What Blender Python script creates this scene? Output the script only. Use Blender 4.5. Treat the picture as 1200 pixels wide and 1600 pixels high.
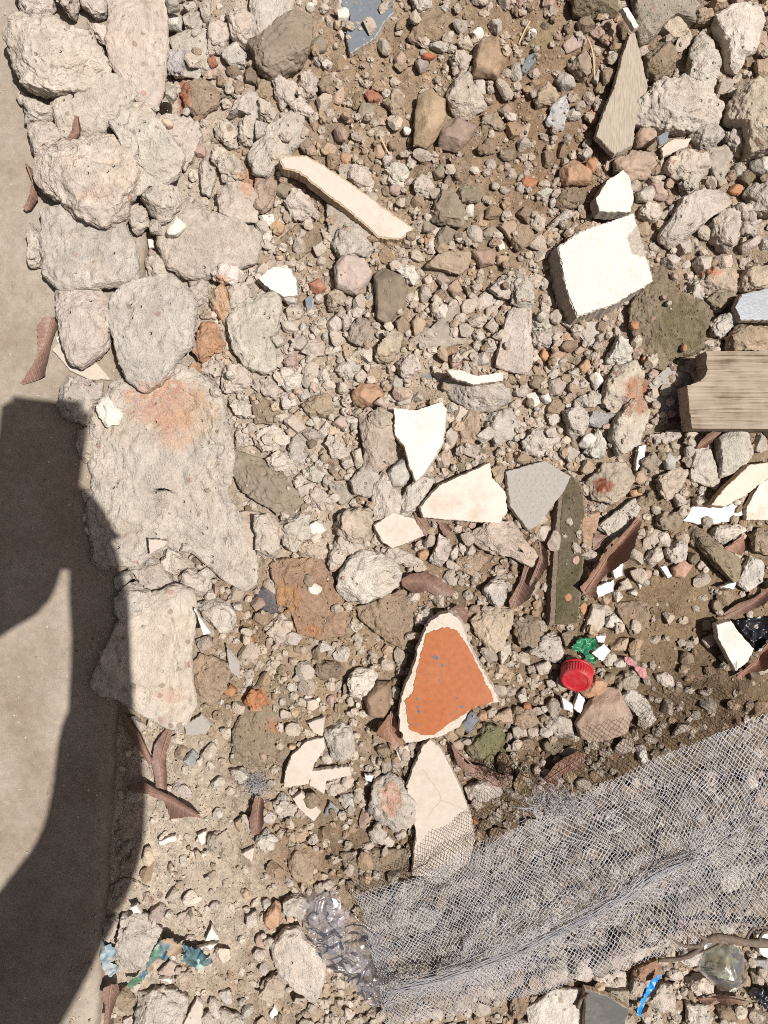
import bpy, bmesh, math, random
import numpy as np
from mathutils import Vector, Matrix
from mathutils.geometry import delaunay_2d_cdt

for o in list(bpy.data.objects): bpy.data.objects.remove(o)
scene = bpy.context.scene
COL = scene.collection

# ------------------------------------------------------------------ camera, sky, sun, exposure
H = 0.75                      # lens height above the soil (m)
S = 0.0006                    # metres per photo pixel on the soil plane (1200 x 1600 photo)
cd = bpy.data.cameras.new('camera'); cam = bpy.data.objects.new('camera', cd); COL.objects.link(cam)
cam.location = (0, 0, H); cam.rotation_euler = (0, 0, 0)
cd.sensor_fit = 'HORIZONTAL'; cd.sensor_width = 36.0; cd.lens = 36.0 * H / (1200 * S)
cd.clip_start = 0.01; cd.clip_end = 200
scene.camera = cam

SUNV = Vector((0.43, -0.03, 1.0)).normalized()      # towards the sun
elev = math.asin(SUNV.z); azim = math.atan2(SUNV.y, SUNV.x)
w = bpy.data.worlds.new('World'); scene.world = w; w.use_nodes = True
nt = w.node_tree; bg = nt.nodes['Background']
sky = nt.nodes.new('ShaderNodeTexSky'); sky.sky_type = 'NISHITA'; sky.sun_disc = False
sky.sun_elevation = elev; sky.sun_rotation = math.pi / 2 - azim
sky.air_density = 0.25; sky.dust_density = 4.0; sky.ozone_density = 0.2
nt.links.new(sky.outputs[0], bg.inputs[0]); bg.inputs[1].default_value = 0.05
sd = bpy.data.lights.new('sun', 'SUN'); sd.energy = 5.0; sd.angle = math.radians(0.45); sd.color = (1.0, 0.958, 0.920)
so = bpy.data.objects.new('sun', sd); COL.objects.link(so)
so.rotation_euler = SUNV.to_track_quat('Z', 'Y').to_euler(); so.location = (1, 0, 2)
scene.view_settings.view_transform = 'Standard'; scene.view_settings.look = 'None'
scene.view_settings.exposure = 0.12; scene.view_settings.gamma = 1.0
scene.render.engine = 'CYCLES'
scene.cycles.use_denoising = False; scene.cycles.filter_width = 1.0
scene.cycles.max_bounces = 8; scene.cycles.transparent_max_bounces = 24

rng = np.random.default_rng(7)
random.seed(7)

# ------------------------------------------------------------------ noise (numpy gradient noise)
_perm = rng.permutation(256); _perm = np.concatenate([_perm, _perm, _perm])
_g = rng.normal(size=(256, 3)); _g /= np.linalg.norm(_g, axis=1)[:, None]
def gnoise(P):
    P = np.asarray(P, float); I = np.floor(P).astype(int); F = P - I; I &= 255
    U = F * F * F * (F * (F * 6 - 15) + 10)
    out = 0
    for dx in (0, 1):
        wx = U[:, 0] if dx else 1 - U[:, 0]
        for dy in (0, 1):
            wy = U[:, 1] if dy else 1 - U[:, 1]
            for dz in (0, 1):
                wz = U[:, 2] if dz else 1 - U[:, 2]
                h = _perm[_perm[_perm[(I[:, 0] + dx) & 255] + ((I[:, 1] + dy) & 255)] + ((I[:, 2] + dz) & 255)]
                g = _g[h]
                d = g[:, 0] * (F[:, 0] - dx) + g[:, 1] * (F[:, 1] - dy) + g[:, 2] * (F[:, 2] - dz)
                out = out + wx * wy * wz * d
    return out * 1.5
def fbm(P, oct=4, gain=0.5, lac=2.07):
    a = 1.0; s = 0; t = 0; P = np.asarray(P, float)
    for i in range(oct):
        s = s + a * gnoise(P + 17.3 * i); t += a; a *= gain; P = P * lac
    return s / t * 1.4
def n2(x, y, f, seed=0.0, oct=3):
    return fbm(np.stack([x * f, y * f, np.full_like(x, seed)], 1), oct)

# ------------------------------------------------------------------ materials
def newmat(name):
    m = bpy.data.materials.new(name); m.use_nodes = True
    nt = m.node_tree; b = nt.nodes['Principled BSDF']
    return m, nt, b
def N(nt, t, **kw):
    n = nt.nodes.new(t)
    for k, v in kw.items(): setattr(n, k, v)
    return n
def rock_mat(name, grain=1.0, bump=0.6, pits=0.5, aggregate=0.0, rough=0.95, fine=900, spec=0.15):
    m, nt, b = newmat(name); L = nt.links
    geo = N(nt, 'ShaderNodeNewGeometry')
    at = N(nt, 'ShaderNodeAttribute', attribute_name='Col')
    n1 = N(nt, 'ShaderNodeTexNoise'); n1.inputs['Scale'].default_value = fine * 0.28; n1.inputs['Detail'].default_value = 6; n1.inputs['Roughness'].default_value = 0.65
    n2_ = N(nt, 'ShaderNodeTexNoise'); n2_.inputs['Scale'].default_value = fine * 1.2; n2_.inputs['Detail'].default_value = 3
    v = N(nt, 'ShaderNodeTexVoronoi'); v.inputs['Scale'].default_value = fine * 0.42
    for n in (n1, n2_, v): L.new(geo.outputs['Position'], n.inputs['Vector'])
    mr = N(nt, 'ShaderNodeMapRange'); mr.inputs[1].default_value = 0.3; mr.inputs[2].default_value = 0.7
    mr.inputs[3].default_value = 1 - 0.26 * grain; mr.inputs[4].default_value = 1 + 0.2 * grain
    L.new(n1.outputs[0], mr.inputs[0])
    mr2 = N(nt, 'ShaderNodeMapRange'); mr2.inputs[1].default_value = 0.3; mr2.inputs[2].default_value = 0.7
    mr2.inputs[3].default_value = 1 - 0.14 * grain; mr2.inputs[4].default_value = 1 + 0.14 * grain
    L.new(n2_.outputs[0], mr2.inputs[0])
    mul = N(nt, 'ShaderNodeMath', operation='MULTIPLY'); L.new(mr.outputs[0], mul.inputs[0]); L.new(mr2.outputs[0], mul.inputs[1])
    col = at.outputs['Color']
    if aggregate > 0:
        wob = N(nt, 'ShaderNodeTexNoise'); wob.inputs['Scale'].default_value = 220
        L.new(geo.outputs['Position'], wob.inputs['Vector'])
        add = N(nt, 'ShaderNodeVectorMath', operation='MULTIPLY_ADD'); L.new(wob.outputs['Color'], add.inputs[0]); add.inputs[1].default_value = (0.004, 0.004, 0.004)
        L.new(geo.outputs['Position'], add.inputs[2])
        va = N(nt, 'ShaderNodeTexVoronoi'); va.inputs['Scale'].default_value = 120
        L.new(add.outputs[0], va.inputs['Vector'])
        lt = N(nt, 'ShaderNodeMath', operation='LESS_THAN'); L.new(va.outputs['Distance'], lt.inputs[0]); lt.inputs[1].default_value = 0.36
        sep = N(nt, 'ShaderNodeSeparateColor'); L.new(va.outputs['Color'], sep.inputs[0])
        gt = N(nt, 'ShaderNodeMath', operation='LESS_THAN'); L.new(sep.outputs[0], gt.inputs[0]); gt.inputs[1].default_value = aggregate
        mm = N(nt, 'ShaderNodeMath', operation='MULTIPLY'); L.new(lt.outputs[0], mm.inputs[0]); L.new(gt.outputs[0], mm.inputs[1])
        m2 = N(nt, 'ShaderNodeMath', operation='MULTIPLY'); L.new(mm.outputs[0], m2.inputs[0]); m2.inputs[1].default_value = 0.7
        rp = N(nt, 'ShaderNodeValToRGB'); e = rp.color_ramp.elements
        e[0].color = (0.30, 0.20, 0.15, 1); e[1].color = (0.36, 0.31, 0.25, 1)
        e.new(0.35).color = (0.22, 0.18, 0.14, 1); e.new(0.7).color = (0.42, 0.24, 0.17, 1)
        L.new(sep.outputs[1], rp.inputs[0])
        mx = N(nt, 'ShaderNodeMix', data_type='RGBA'); L.new(m2.outputs[0], mx.inputs[0]); L.new(col, mx.inputs[6]); L.new(rp.outputs[0], mx.inputs[7])
        col = mx.outputs[2]
    vm = N(nt, 'ShaderNodeVectorMath', operation='SCALE'); L.new(col, vm.inputs[0]); L.new(mul.outputs[0], vm.inputs['Scale'])
    # pits: small dark holes
    ps = N(nt, 'ShaderNodeSeparateColor'); L.new(v.outputs['Color'], ps.inputs[0])
    pl = N(nt, 'ShaderNodeMath', operation='LESS_THAN'); L.new(ps.outputs[0], pl.inputs[0]); pl.inputs[1].default_value = 0.10 * pits
    pd = N(nt, 'ShaderNodeMapRange'); L.new(v.outputs['Distance'], pd.inputs[0]); pd.inputs[1].default_value = 0.15; pd.inputs[2].default_value = 0.4; pd.inputs[3].default_value = 1; pd.inputs[4].default_value = 0
    pm = N(nt, 'ShaderNodeMath', operation='MULTIPLY'); L.new(pl.outputs[0], pm.inputs[0]); L.new(pd.outputs[0], pm.inputs[1])
    L.new(vm.outputs[0], b.inputs['Base Color'])
    # height
    h1 = N(nt, 'ShaderNodeMath', operation='MULTIPLY_ADD'); L.new(n2_.outputs[0], h1.inputs[0]); h1.inputs[1].default_value = 0.45; L.new(n1.outputs[0], h1.inputs[2])
    h2 = N(nt, 'ShaderNodeMath', operation='MULTIPLY_ADD'); L.new(pm.outputs[0], h2.inputs[0]); h2.inputs[1].default_value = -0.9; L.new(h1.outputs[0], h2.inputs[2])
    bp = N(nt, 'ShaderNodeBump'); bp.inputs['Strength'].default_value = bump; bp.inputs['Distance'].default_value = 0.0028
    L.new(h2.outputs[0], bp.inputs['Height']); L.new(bp.outputs[0], b.inputs['Normal'])
    b.inputs['Roughness'].default_value = rough; b.inputs['Specular IOR Level'].default_value = spec
    return m
M = {}
M['concrete'] = rock_mat('concrete', 0.6, 1.0, 0.35, 0.035, 0.95, 560)
M['conglomerate'] = rock_mat('conglomerate', 0.5, 0.75, 0.4, 0.18, 0.95, 560)
M['clod'] = rock_mat('soil_clod', 0.8, 0.95, 0.8, 0.02)
M['stone'] = rock_mat('stone', 0.5, 0.4, 0.4, 0.0, 0.85, 800, 0.25)
M['brick'] = rock_mat('brick', 1.1, 0.6, 0.7, 0.05)
M['plaster'] = rock_mat('plaster', 0.35, 0.3, 0.5, 0.0, 0.8, 700)
M['soil'] = rock_mat('soil', 1.0, 1.0, 1.0, 0.03, 1.0, 1100)
M['gravel'] = rock_mat('gravel', 0.6, 0.8, 1.0, 0.0, 0.95, 700)

def plain_mat(name, col, rough=0.5, bump=0.15, scale=300, var=0.12, spec=0.5, metal=0.0, attr=False, alpha=1.0, dist=0.0006, dirt=0.0, dirtcol=(0.36, 0.27, 0.18)):
    m, nt, b = newmat(name); L = nt.links
    geo = N(nt, 'ShaderNodeNewGeometry')
    n1 = N(nt, 'ShaderNodeTexNoise'); n1.inputs['Scale'].default_value = scale; n1.inputs['Detail'].default_value = 5
    L.new(geo.outputs['Position'], n1.inputs['Vector'])
    mr = N(nt, 'ShaderNodeMapRange'); mr.inputs[1].default_value = 0.3; mr.inputs[2].default_value = 0.7; mr.inputs[3].default_value = 1 - var; mr.inputs[4].default_value = 1 + var
    L.new(n1.outputs[0], mr.inputs[0])
    if attr:
        src = N(nt, 'ShaderNodeAttribute', attribute_name='Col').outputs['Color']
    else:
        rgb = N(nt, 'ShaderNodeRGB'); rgb.outputs[0].default_value = (*col, 1); src = rgb.outputs[0]
    if dirt > 0:
        nd = N(nt, 'ShaderNodeTexNoise'); nd.inputs['Scale'].default_value = 38; nd.inputs['Detail'].default_value = 9; nd.inputs['Roughness'].default_value = 0.72
        L.new(geo.outputs['Position'], nd.inputs['Vector'])
        md = N(nt, 'ShaderNodeMapRange'); md.inputs[1].default_value = 0.5; md.inputs[2].default_value = 0.74; md.inputs[3].default_value = 0; md.inputs[4].default_value = dirt
        L.new(nd.outputs[0], md.inputs[0])
        mx = N(nt, 'ShaderNodeMix', data_type='RGBA'); L.new(md.outputs[0], mx.inputs[0]); L.new(src, mx.inputs[6]); mx.inputs[7].default_value = (*dirtcol, 1)
        src = mx.outputs[2]
        mr3 = N(nt, 'ShaderNodeMapRange'); mr3.inputs[1].default_value = 0; mr3.inputs[2].default_value = 1; mr3.inputs[3].default_value = rough; mr3.inputs[4].default_value = 0.95
        L.new(md.outputs[0], mr3.inputs[0]); L.new(mr3.outputs[0], b.inputs['Roughness'])
    else:
        b.inputs['Roughness'].default_value = rough
    vm = N(nt, 'ShaderNodeVectorMath', operation='SCALE'); L.new(src, vm.inputs[0]); L.new(mr.outputs[0], vm.inputs['Scale'])
    L.new(vm.outputs[0], b.inputs['Base Color'])
    bp = N(nt, 'ShaderNodeBump'); bp.inputs['Strength'].default_value = bump; bp.inputs['Distance'].default_value = dist
    L.new(n1.outputs[0], bp.inputs['Height']); L.new(bp.outputs[0], b.inputs['Normal'])
    b.inputs['Specular IOR Level'].default_value = spec
    b.inputs['Metallic'].default_value = metal; b.inputs['Alpha'].default_value = alpha
    return m
M['white_glaze'] = plain_mat('white_glaze', (0.64, 0.61, 0.565), 0.4, 0.15, 250, 0.05, 0.35, dirt=0.45, dirtcol=(0.46, 0.39, 0.31))
M['white_paint'] = plain_mat('white_paint', (0.62, 0.575, 0.525), 0.75, 0.7, 260, 0.07, 0.2, dirt=0.5, dirtcol=(0.44, 0.36, 0.28))
M['cream_glaze'] = plain_mat('cream_glaze', (0.52, 0.45, 0.375), 0.45, 0.2, 200, 0.06, 0.3, dirt=0.45)
M['pink_glaze'] = plain_mat('pink_glaze', (0.58, 0.42, 0.32), 0.45, 0.15, 300, 0.06, 0.4, dirt=0.2)
M['biscuit'] = plain_mat('biscuit', (0.56, 0.49, 0.41), 0.9, 0.6, 500, 0.14, 0.1, dirt=0.45)
M['tan_biscuit'] = plain_mat('tan_biscuit', (0.42, 0.32, 0.22), 0.9, 0.6, 500, 0.2, 0.1, dirt=0.4)
M['grey_body'] = plain_mat('grey_body', (0.40, 0.35, 0.29), 0.9, 0.8, 500, 0.25, 0.1, dirt=0.3)
M['orange_glaze'] = plain_mat('orange_glaze', (0.36, 0.108, 0.030), 0.42, 0.2, 200, 0.10, 0.35, dirt=0.42, dirtcol=(0.36, 0.17, 0.08))
M['blue_glaze'] = plain_mat('blue_glaze', (0.17, 0.19, 0.21), 0.3, 0.15, 400, 0.10, 0.45, dirt=0.30, dirtcol=(0.36, 0.35, 0.32))
M['dark_glaze'] = plain_mat('dark_glaze', (0.10, 0.10, 0.095), 0.4, 0.15, 400, 0.10, 0.4, dirt=0.3)
M['grey_tile'] = plain_mat('grey_tile', (0.34, 0.315, 0.28), 0.8, 0.5, 350, 0.08, 0.2, dirt=0.3)
M['chip_dark'] = plain_mat('chip_dark', (0.13, 0.13, 0.15), 0.5, 0.4, 500, 0.3, 0.3)
M['red_plastic'] = plain_mat('red_plastic', (0.50, 0.022, 0.035), 0.4, 0.1, 300, 0.08, 0.4, dirt=0.4)
M['green_plastic'] = plain_mat('green_plastic', (0.03, 0.19, 0.09), 0.35, 0.05, 500, 0.15, 0.5)
M['blue_plastic'] = plain_mat('blue_plastic', (0.02, 0.26, 0.72), 0.35, 0.05, 300, 0.05, 0.5)
M['black_plastic'] = plain_mat('black_plastic', (0.018, 0.019, 0.024), 0.3, 0.0, 200, 0.2, 0.4)
M['pink_plastic'] = plain_mat('pink_plastic', (0.42, 0.2, 0.2), 0.5, 0.3, 300, 0.2, 0.3)
M['wrapper'] = plain_mat('wrapper', (1, 1, 1), 0.5, 0.08, 300, 0.15, 0.35, attr=True, dirt=0.75)
M['net'] = plain_mat('net', (0.39, 0.385, 0.395), 0.45, 0.0, 60, 0.15, 0.35, dirt=0.3, dirtcol=(0.30, 0.27, 0.23))
M['leaf'] = plain_mat('leaf', (1, 1, 1), 0.55, 0.35, 420, 0.16, 0.35, attr=True)
def leaf_mat():
    m = plain_mat('leaf', (1, 1, 1), 0.5, 0.35, 420, 0.16, 0.35, attr=True); nt = m.node_tree; L = nt.links; b = nt.nodes['Principled BSDF']
    at = N(nt, 'ShaderNodeAttribute', attribute_name='Ven'); sp = N(nt, 'ShaderNodeSeparateXYZ'); L.new(at.outputs['Vector'], sp.inputs[0])
    fr = N(nt, 'ShaderNodeMath', operation='PINGPONG'); L.new(sp.outputs[0], fr.inputs[0]); fr.inputs[1].default_value = 0.5     # distance to the nearest side vein
    mr = N(nt, 'ShaderNodeMapRange'); mr.inputs[1].default_value = 0.02; mr.inputs[2].default_value = 0.16; mr.inputs[3].default_value = 1; mr.inputs[4].default_value = 0; L.new(fr.outputs[0], mr.inputs[0])
    src = b.inputs['Base Color'].links[0].from_socket
    mf = N(nt, 'ShaderNodeMath', operation='MULTIPLY'); L.new(mr.outputs[0], mf.inputs[0]); mf.inputs[1].default_value = 0.38
    mx = N(nt, 'ShaderNodeMix', data_type='RGBA'); L.new(mf.outputs[0], mx.inputs[0]); L.new(src, mx.inputs[6]); mx.inputs[7].default_value = (0.36, 0.25, 0.19, 1)
    L.new(mx.outputs[2], b.inputs['Base Color'])
    bp = [n for n in nt.nodes if n.type == 'BUMP'][0]; b2 = N(nt, 'ShaderNodeBump'); b2.inputs['Strength'].default_value = 0.6; b2.inputs['Distance'].default_value = 0.0004
    L.new(mr.outputs[0], b2.inputs['Height']); L.new(bp.outputs[0], b2.inputs['Normal']); L.new(b2.outputs[0], b.inputs['Normal'])
    return m
M['leaf'] = leaf_mat()
M['midrib'] = plain_mat('midrib', (0.27, 0.17, 0.12), 0.7, 0.2, 400, 0.15, 0.2)
M['straw'] = plain_mat('straw', (0.58, 0.42, 0.26), 0.7, 0.2, 400, 0.15, 0.2)
M['root'] = plain_mat('root', (0.17, 0.13, 0.10), 0.85, 0.8, 300, 0.25, 0.2)
M['tin'] = plain_mat('tin', (0.16, 0.15, 0.15), 0.5, 0.4, 500, 0.3, 0.5, 0.6)
M['moss'] = rock_mat('moss', 1.3, 0.9, 0.5, 0.0)
M['cloth'] = plain_mat('cloth', (0.06, 0.07, 0.10), 0.9, 0.4, 300, 0.1, 0.1)
M['skin'] = plain_mat('skin', (0.13, 0.065, 0.04), 0.55, 0.2, 300, 0.08, 0.3)
M['hair'] = plain_mat('hair', (0.01, 0.009, 0.008), 0.8, 0.6, 300, 0.2, 0.2)
M['phone'] = plain_mat('phone', (0.02, 0.02, 0.022), 0.3, 0.02, 100, 0.02, 0.5)
def film_mat(name, col, fac, rough, tint):
    m, nt, b = newmat(name); L = nt.links; nt.nodes.remove(b); out = nt.nodes['Material Output']
    tr = N(nt, 'ShaderNodeBsdfTransparent'); tr.inputs[0].default_value = (*tint, 1)
    df = N(nt, 'ShaderNodeBsdfDiffuse'); df.inputs[0].default_value = (*col, 1)
    geo = N(nt, 'ShaderNodeNewGeometry'); ns = N(nt, 'ShaderNodeTexNoise'); ns.inputs['Scale'].default_value = 120; ns.inputs['Detail'].default_value = 4; L.new(geo.outputs['Position'], ns.inputs['Vector'])
    mr = N(nt, 'ShaderNodeMapRange'); mr.inputs[1].default_value = .35; mr.inputs[2].default_value = .7; mr.inputs[3].default_value = fac * .4; mr.inputs[4].default_value = fac * 1.8; L.new(ns.outputs[0], mr.inputs[0])
    mx = N(nt, 'ShaderNodeMixShader'); L.new(mr.outputs[0], mx.inputs[0]); tl = N(nt, 'ShaderNodeBsdfTranslucent'); tl.inputs[0].default_value = (*col, 1); m0 = N(nt, 'ShaderNodeMixShader'); m0.inputs[0].default_value = 0.5; L.new(df.outputs[0], m0.inputs[1]); L.new(tl.outputs[0], m0.inputs[2]); L.new(tr.outputs[0], mx.inputs[1]); L.new(m0.outputs[0], mx.inputs[2])
    gl = N(nt, 'ShaderNodeBsdfGlossy'); gl.inputs['Roughness'].default_value = rough; gl.inputs[0].default_value = (1, 1, 1, 1)
    fr = N(nt, 'ShaderNodeFresnel'); fr.inputs[0].default_value = 1.55
    m2 = N(nt, 'ShaderNodeMixShader'); hf = N(nt, 'ShaderNodeMath', operation='MULTIPLY'); L.new(fr.outputs[0], hf.inputs[0]); hf.inputs[1].default_value = 0.8; L.new(hf.outputs[0], m2.inputs[0]); L.new(mx.outputs[0], m2.inputs[1]); L.new(gl.outputs[0], m2.inputs[2]); L.new(m2.outputs[0], out.inputs[0])
    return m
M['film'] = film_mat('film', (0.66, 0.645, 0.69), 0.20, 0.14, (0.975, 0.97, 0.98))
M['bottle'] = film_mat('bottle', (0.52, 0.53, 0.45), 0.5, 0.2, (0.94, 0.96, 0.92))
# timber: grain along X
def timber():
    m, nt, b = newmat('timber'); L = nt.links
    tc = N(nt, 'ShaderNodeTexCoord'); mp = N(nt, 'ShaderNodeMapping'); mp.inputs['Scale'].default_value = (9, 380, 200)
    L.new(tc.outputs['Object'], mp.inputs[0])
    n1 = N(nt, 'ShaderNodeTexNoise'); n1.inputs['Scale'].default_value = 1; n1.inputs['Detail'].default_value = 7; n1.inputs['Roughness'].default_value = 0.65; n1.inputs['Distortion'].default_value = 1.6
    L.new(mp.outputs[0], n1.inputs['Vector'])
    n3 = N(nt, 'ShaderNodeTexNoise'); n3.inputs['Scale'].default_value = 55; n3.inputs['Detail'].default_value = 8; L.new(tc.outputs['Object'], n3.inputs['Vector'])
    rp = N(nt, 'ShaderNodeValToRGB'); e = rp.color_ramp.elements
    e[0].position = 0.34; e[0].color = (0.10, 0.068, 0.045, 1); e[1].position = 0.66; e[1].color = (0.40, 0.335, 0.265, 1)
    e.new(0.45).color = (0.29, 0.225, 0.165, 1)
    ad = N(nt, 'ShaderNodeMath', operation='MULTIPLY_ADD'); L.new(n3.outputs[0], ad.inputs[0]); ad.inputs[1].default_value = 0.45; L.new(n1.outputs[0], ad.inputs[2])
    sb = N(nt, 'ShaderNodeMath', operation='SUBTRACT'); L.new(ad.outputs[0], sb.inputs[0]); sb.inputs[1].default_value = 0.21
    L.new(sb.outputs[0], rp.inputs[0]); L.new(rp.outputs[0], b.inputs['Base Color'])
    bp = N(nt, 'ShaderNodeBump'); bp.inputs['Strength'].default_value = 0.6; bp.inputs['Distance'].default_value = 0.0012
    L.new(n1.outputs[0], bp.inputs['Height']); L.new(bp.outputs[0], b.inputs['Normal'])
    b.inputs['Roughness'].default_value = 0.85; b.inputs['Specular IOR Level'].default_value = 0.15
    return m
M['timber'] = timber()
def fibre():
    m, nt, b = newmat('fibre_cement'); L = nt.links
    geo = N(nt, 'ShaderNodeNewGeometry'); mp = N(nt, 'ShaderNodeMapping'); mp.inputs['Scale'].default_value = (900, 120, 200); mp.inputs['Rotation'].default_value = (0, 0, 0.35)
    L.new(geo.outputs['Position'], mp.inputs[0])
    n1 = N(nt, 'ShaderNodeTexNoise'); n1.inputs['Scale'].default_value = 1; n1.inputs['Detail'].default_value = 5; L.new(mp.outputs[0], n1.inputs['Vector'])
    rp = N(nt, 'ShaderNodeValToRGB'); e = rp.color_ramp.elements; e[0].position = .3; e[0].color = (0.30, 0.25, 0.19, 1); e[1].position = .65; e[1].color = (0.43, 0.37, 0.295, 1)
    L.new(n1.outputs[0], rp.inputs[0]); L.new(rp.outputs[0], b.inputs['Base Color'])
    bp = N(nt, 'ShaderNodeBump'); bp.inputs['Strength'].default_value = .5; bp.inputs['Distance'].default_value = .001; L.new(n1.outputs[0], bp.inputs['Height']); L.new(bp.outputs[0], b.inputs['Normal'])
    b.inputs['Roughness'].default_value = .9; b.inputs['Specular IOR Level'].default_value = .15
    return m
M['fibre'] = fibre()

# ------------------------------------------------------------------ mesh helpers
def mesh(name, V, F, mat, col=None, smooth=True, parent=None):
    me = bpy.data.meshes.new(name)
    V = np.asarray(V, np.float32)
    if isinstance(F, np.ndarray):
        k = F.shape[1]; n = len(F)
        me.vertices.add(len(V)); me.vertices.foreach_set('co', V.ravel())
        me.loops.add(n * k); me.loops.foreach_set('vertex_index', F.astype(np.int32).ravel())
        me.polygons.add(n); me.polygons.foreach_set('loop_start', np.arange(0, n * k, k, dtype=np.int32))
        me.update(calc_edges=True)
    else:
        me.from_pydata([tuple(map(float, v)) for v in V], [], F)
    if col is not None:
        a = me.color_attributes.new('Col', 'FLOAT_COLOR', 'POINT')
        c = np.ones((len(V), 4), np.float32); c[:, :3] = np.clip(col, 0.004, 0.9); a.data.foreach_set('color', c.ravel())
    me.polygons.foreach_set('use_smooth', np.full(len(me.polygons), smooth, bool))
    me.materials.append(mat)
    o = bpy.data.objects.new(name, me); COL.objects.link(o)
    if parent is not None: o.parent = parent
    return o
def empty(name, loc):
    o = bpy.data.objects.new(name, None); COL.objects.link(o); o.location = loc; o.empty_display_size = 0.01
    return o
def tag(o, label=None, cat=None, group=None, kind=None):
    if label: o['label'] = label
    if cat: o['category'] = cat
    if group: o['group'] = group
    if kind: o['kind'] = kind
    return o
def px(x, y, z=0.0):
    k = S * (H - z) / H
    return ((x - 600) * k, (800 - y) * k)
def pxa(P, z=0.0):
    P = np.asarray(P, float); k = S * (H - z) / H
    return np.stack([(P[:, 0] - 600) * k, (800 - P[:, 1]) * k], 1)
_ico = {}
def ico(sub):
    if sub not in _ico:
        bm = bmesh.new(); bmesh.ops.create_icosphere(bm, subdivisions=sub, radius=1)
        _ico[sub] = (np.array([v.co[:] for v in bm.verts]), np.array([[v.index for v in f.verts] for f in bm.faces], np.int32)); bm.free()
    return _ico[sub]
def inside(P, poly):
    x, y = P[:, 0], P[:, 1]; r = np.zeros(len(P), bool); n = len(poly); j = n - 1
    for i in range(n):
        xi, yi = poly[i]; xj, yj = poly[j]
        c = ((yi > y) != (yj > y)) & (x < (xj - xi) * (y - yi) / (yj - yi + 1e-12) + xi)
        r ^= c; j = i
    return r
def centroid(poly):
    p = np.asarray(poly, float); q = np.roll(p, -1, 0); c = p[:, 0] * q[:, 1] - q[:, 0] * p[:, 1]; A = c.sum() / 2
    if abs(A) < 1e-9: return p.mean(0), 0
    return np.array([((p[:, 0] + q[:, 0]) * c).sum(), ((p[:, 1] + q[:, 1]) * c).sum()]) / (6 * A), abs(A)
def radial(poly, c, n=180):
    th = np.linspace(-math.pi, math.pi, n, endpoint=False); d = np.stack([np.cos(th), np.sin(th)], 1); R = np.zeros(n)
    p = np.asarray(poly) - c; q = np.roll(p, -1, 0)
    for a, b in zip(p, q):
        e = b - a; den = d[:, 0] * e[1] - d[:, 1] * e[0]
        den = np.where(abs(den) < 1e-12, 1e-12, den)
        t = (a[0] * e[1] - a[1] * e[0]) / den; u = (a[0] * d[:, 1] - a[1] * d[:, 0]) / den
        ok = (t > 0) & (u >= -1e-6) & (u <= 1 + 1e-6)
        R = np.where(ok, np.maximum(R, t), R)
    R[R <= 0] = np.median(R[R > 0])
    k = np.array([0, 1, 4, 1, 0.0]); k /= k.sum()
    R = np.convolve(np.concatenate([R[-2:], R, R[:2]]), k, 'valid')
    return th, R

# ------------------------------------------------------------------ height map of what already lies there
HX0, HY0, HD = -0.62, -0.78, 0.003
HNX, HNY = int(1.24 / HD), int(1.56 / HD)
gx = HX0 + (np.arange(HNX) + 0.5) * HD; gy = HY0 + (np.arange(HNY) + 0.5) * HD
GX, GY = np.meshgrid(gx, gy, indexing='ij')
EDGE_T, EDGE_B = px(250, 0), px(155, 1600)           # front edge line of the concrete apron
def edge_x(y):
    t = (y - EDGE_B[1]) / (EDGE_T[1] - EDGE_B[1]); return EDGE_B[0] + t * (EDGE_T[0] - EDGE_B[0])
APRON_Z = 0.010
def fine_zone(x, y): return np.clip(1 - (np.maximum(np.abs(x) / 0.45, np.abs(y) / 0.58) - 1) * 8, 0, 1)
def ground_z(x, y):
    fine = fine_zone(x, y)
    z = 0.006 * n2(x, y, 11, 3.1) + fine * (0.0045 * n2(x, y, 34, 9.4) + 0.0030 * n2(x, y, 95, 5.2) + 0.0016 * np.abs(n2(x, y, 240, 7.7, 2)))
    near = np.clip(1.5 - np.maximum(np.abs(x) / 0.6, np.abs(y) / 0.8) * 0.8, 0.15, 1)
    z = z * near - 0.003
    d = x - edge_x(y)
    return np.where(d < 0.01, np.minimum(z, -0.004), z)
gz = ground_z(GX.ravel(), GY.ravel()).reshape(GX.shape)
HM = np.where(GX < edge_x(GY), APRON_Z, gz)
HM0 = HM.copy()
def hm_at(x, y):
    i = np.clip(((np.asarray(x) - HX0) / HD).astype(int), 0, HNX - 1); j = np.clip(((np.asarray(y) - HY0) / HD).astype(int), 0, HNY - 1)
    return HM[i, j]
def hm_mask(poly):
    p = np.asarray(poly); x0, y0 = p.min(0); x1, y1 = p.max(0)
    i0 = max(0, int((x0 - HX0) / HD)); i1 = min(HNX, int((x1 - HX0) / HD) + 2); j0 = max(0, int((y0 - HY0) / HD)); j1 = min(HNY, int((y1 - HY0) / HD) + 2)
    sx = GX[i0:i1, j0:j1]; sy = GY[i0:i1, j0:j1]
    m = inside(np.stack([sx.ravel(), sy.ravel()], 1), p).reshape(sx.shape)
    return (slice(i0, i1), slice(j0, j1)), m
def settle(poly_px, h, embed, pct=35):
    z = 0.015
    for _ in range(2):
        sl, m = hm_mask(pxa(poly_px, z))
        v = HM[sl][m]
        base = np.percentile(v, pct) if len(v) else float(hm_at(*px(*np.mean(poly_px, 0))))
        z = base - embed + h * 0.6
    return base - embed
def hm_add(V):
    i = ((V[:, 0] - HX0) / HD).astype(int); j = ((V[:, 1] - HY0) / HD).astype(int)
    ok = (i >= 0) & (i < HNX) & (j >= 0) & (j < HNY)
    np.maximum.at(HM, (i[ok], j[ok]), V[ok, 2])
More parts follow.
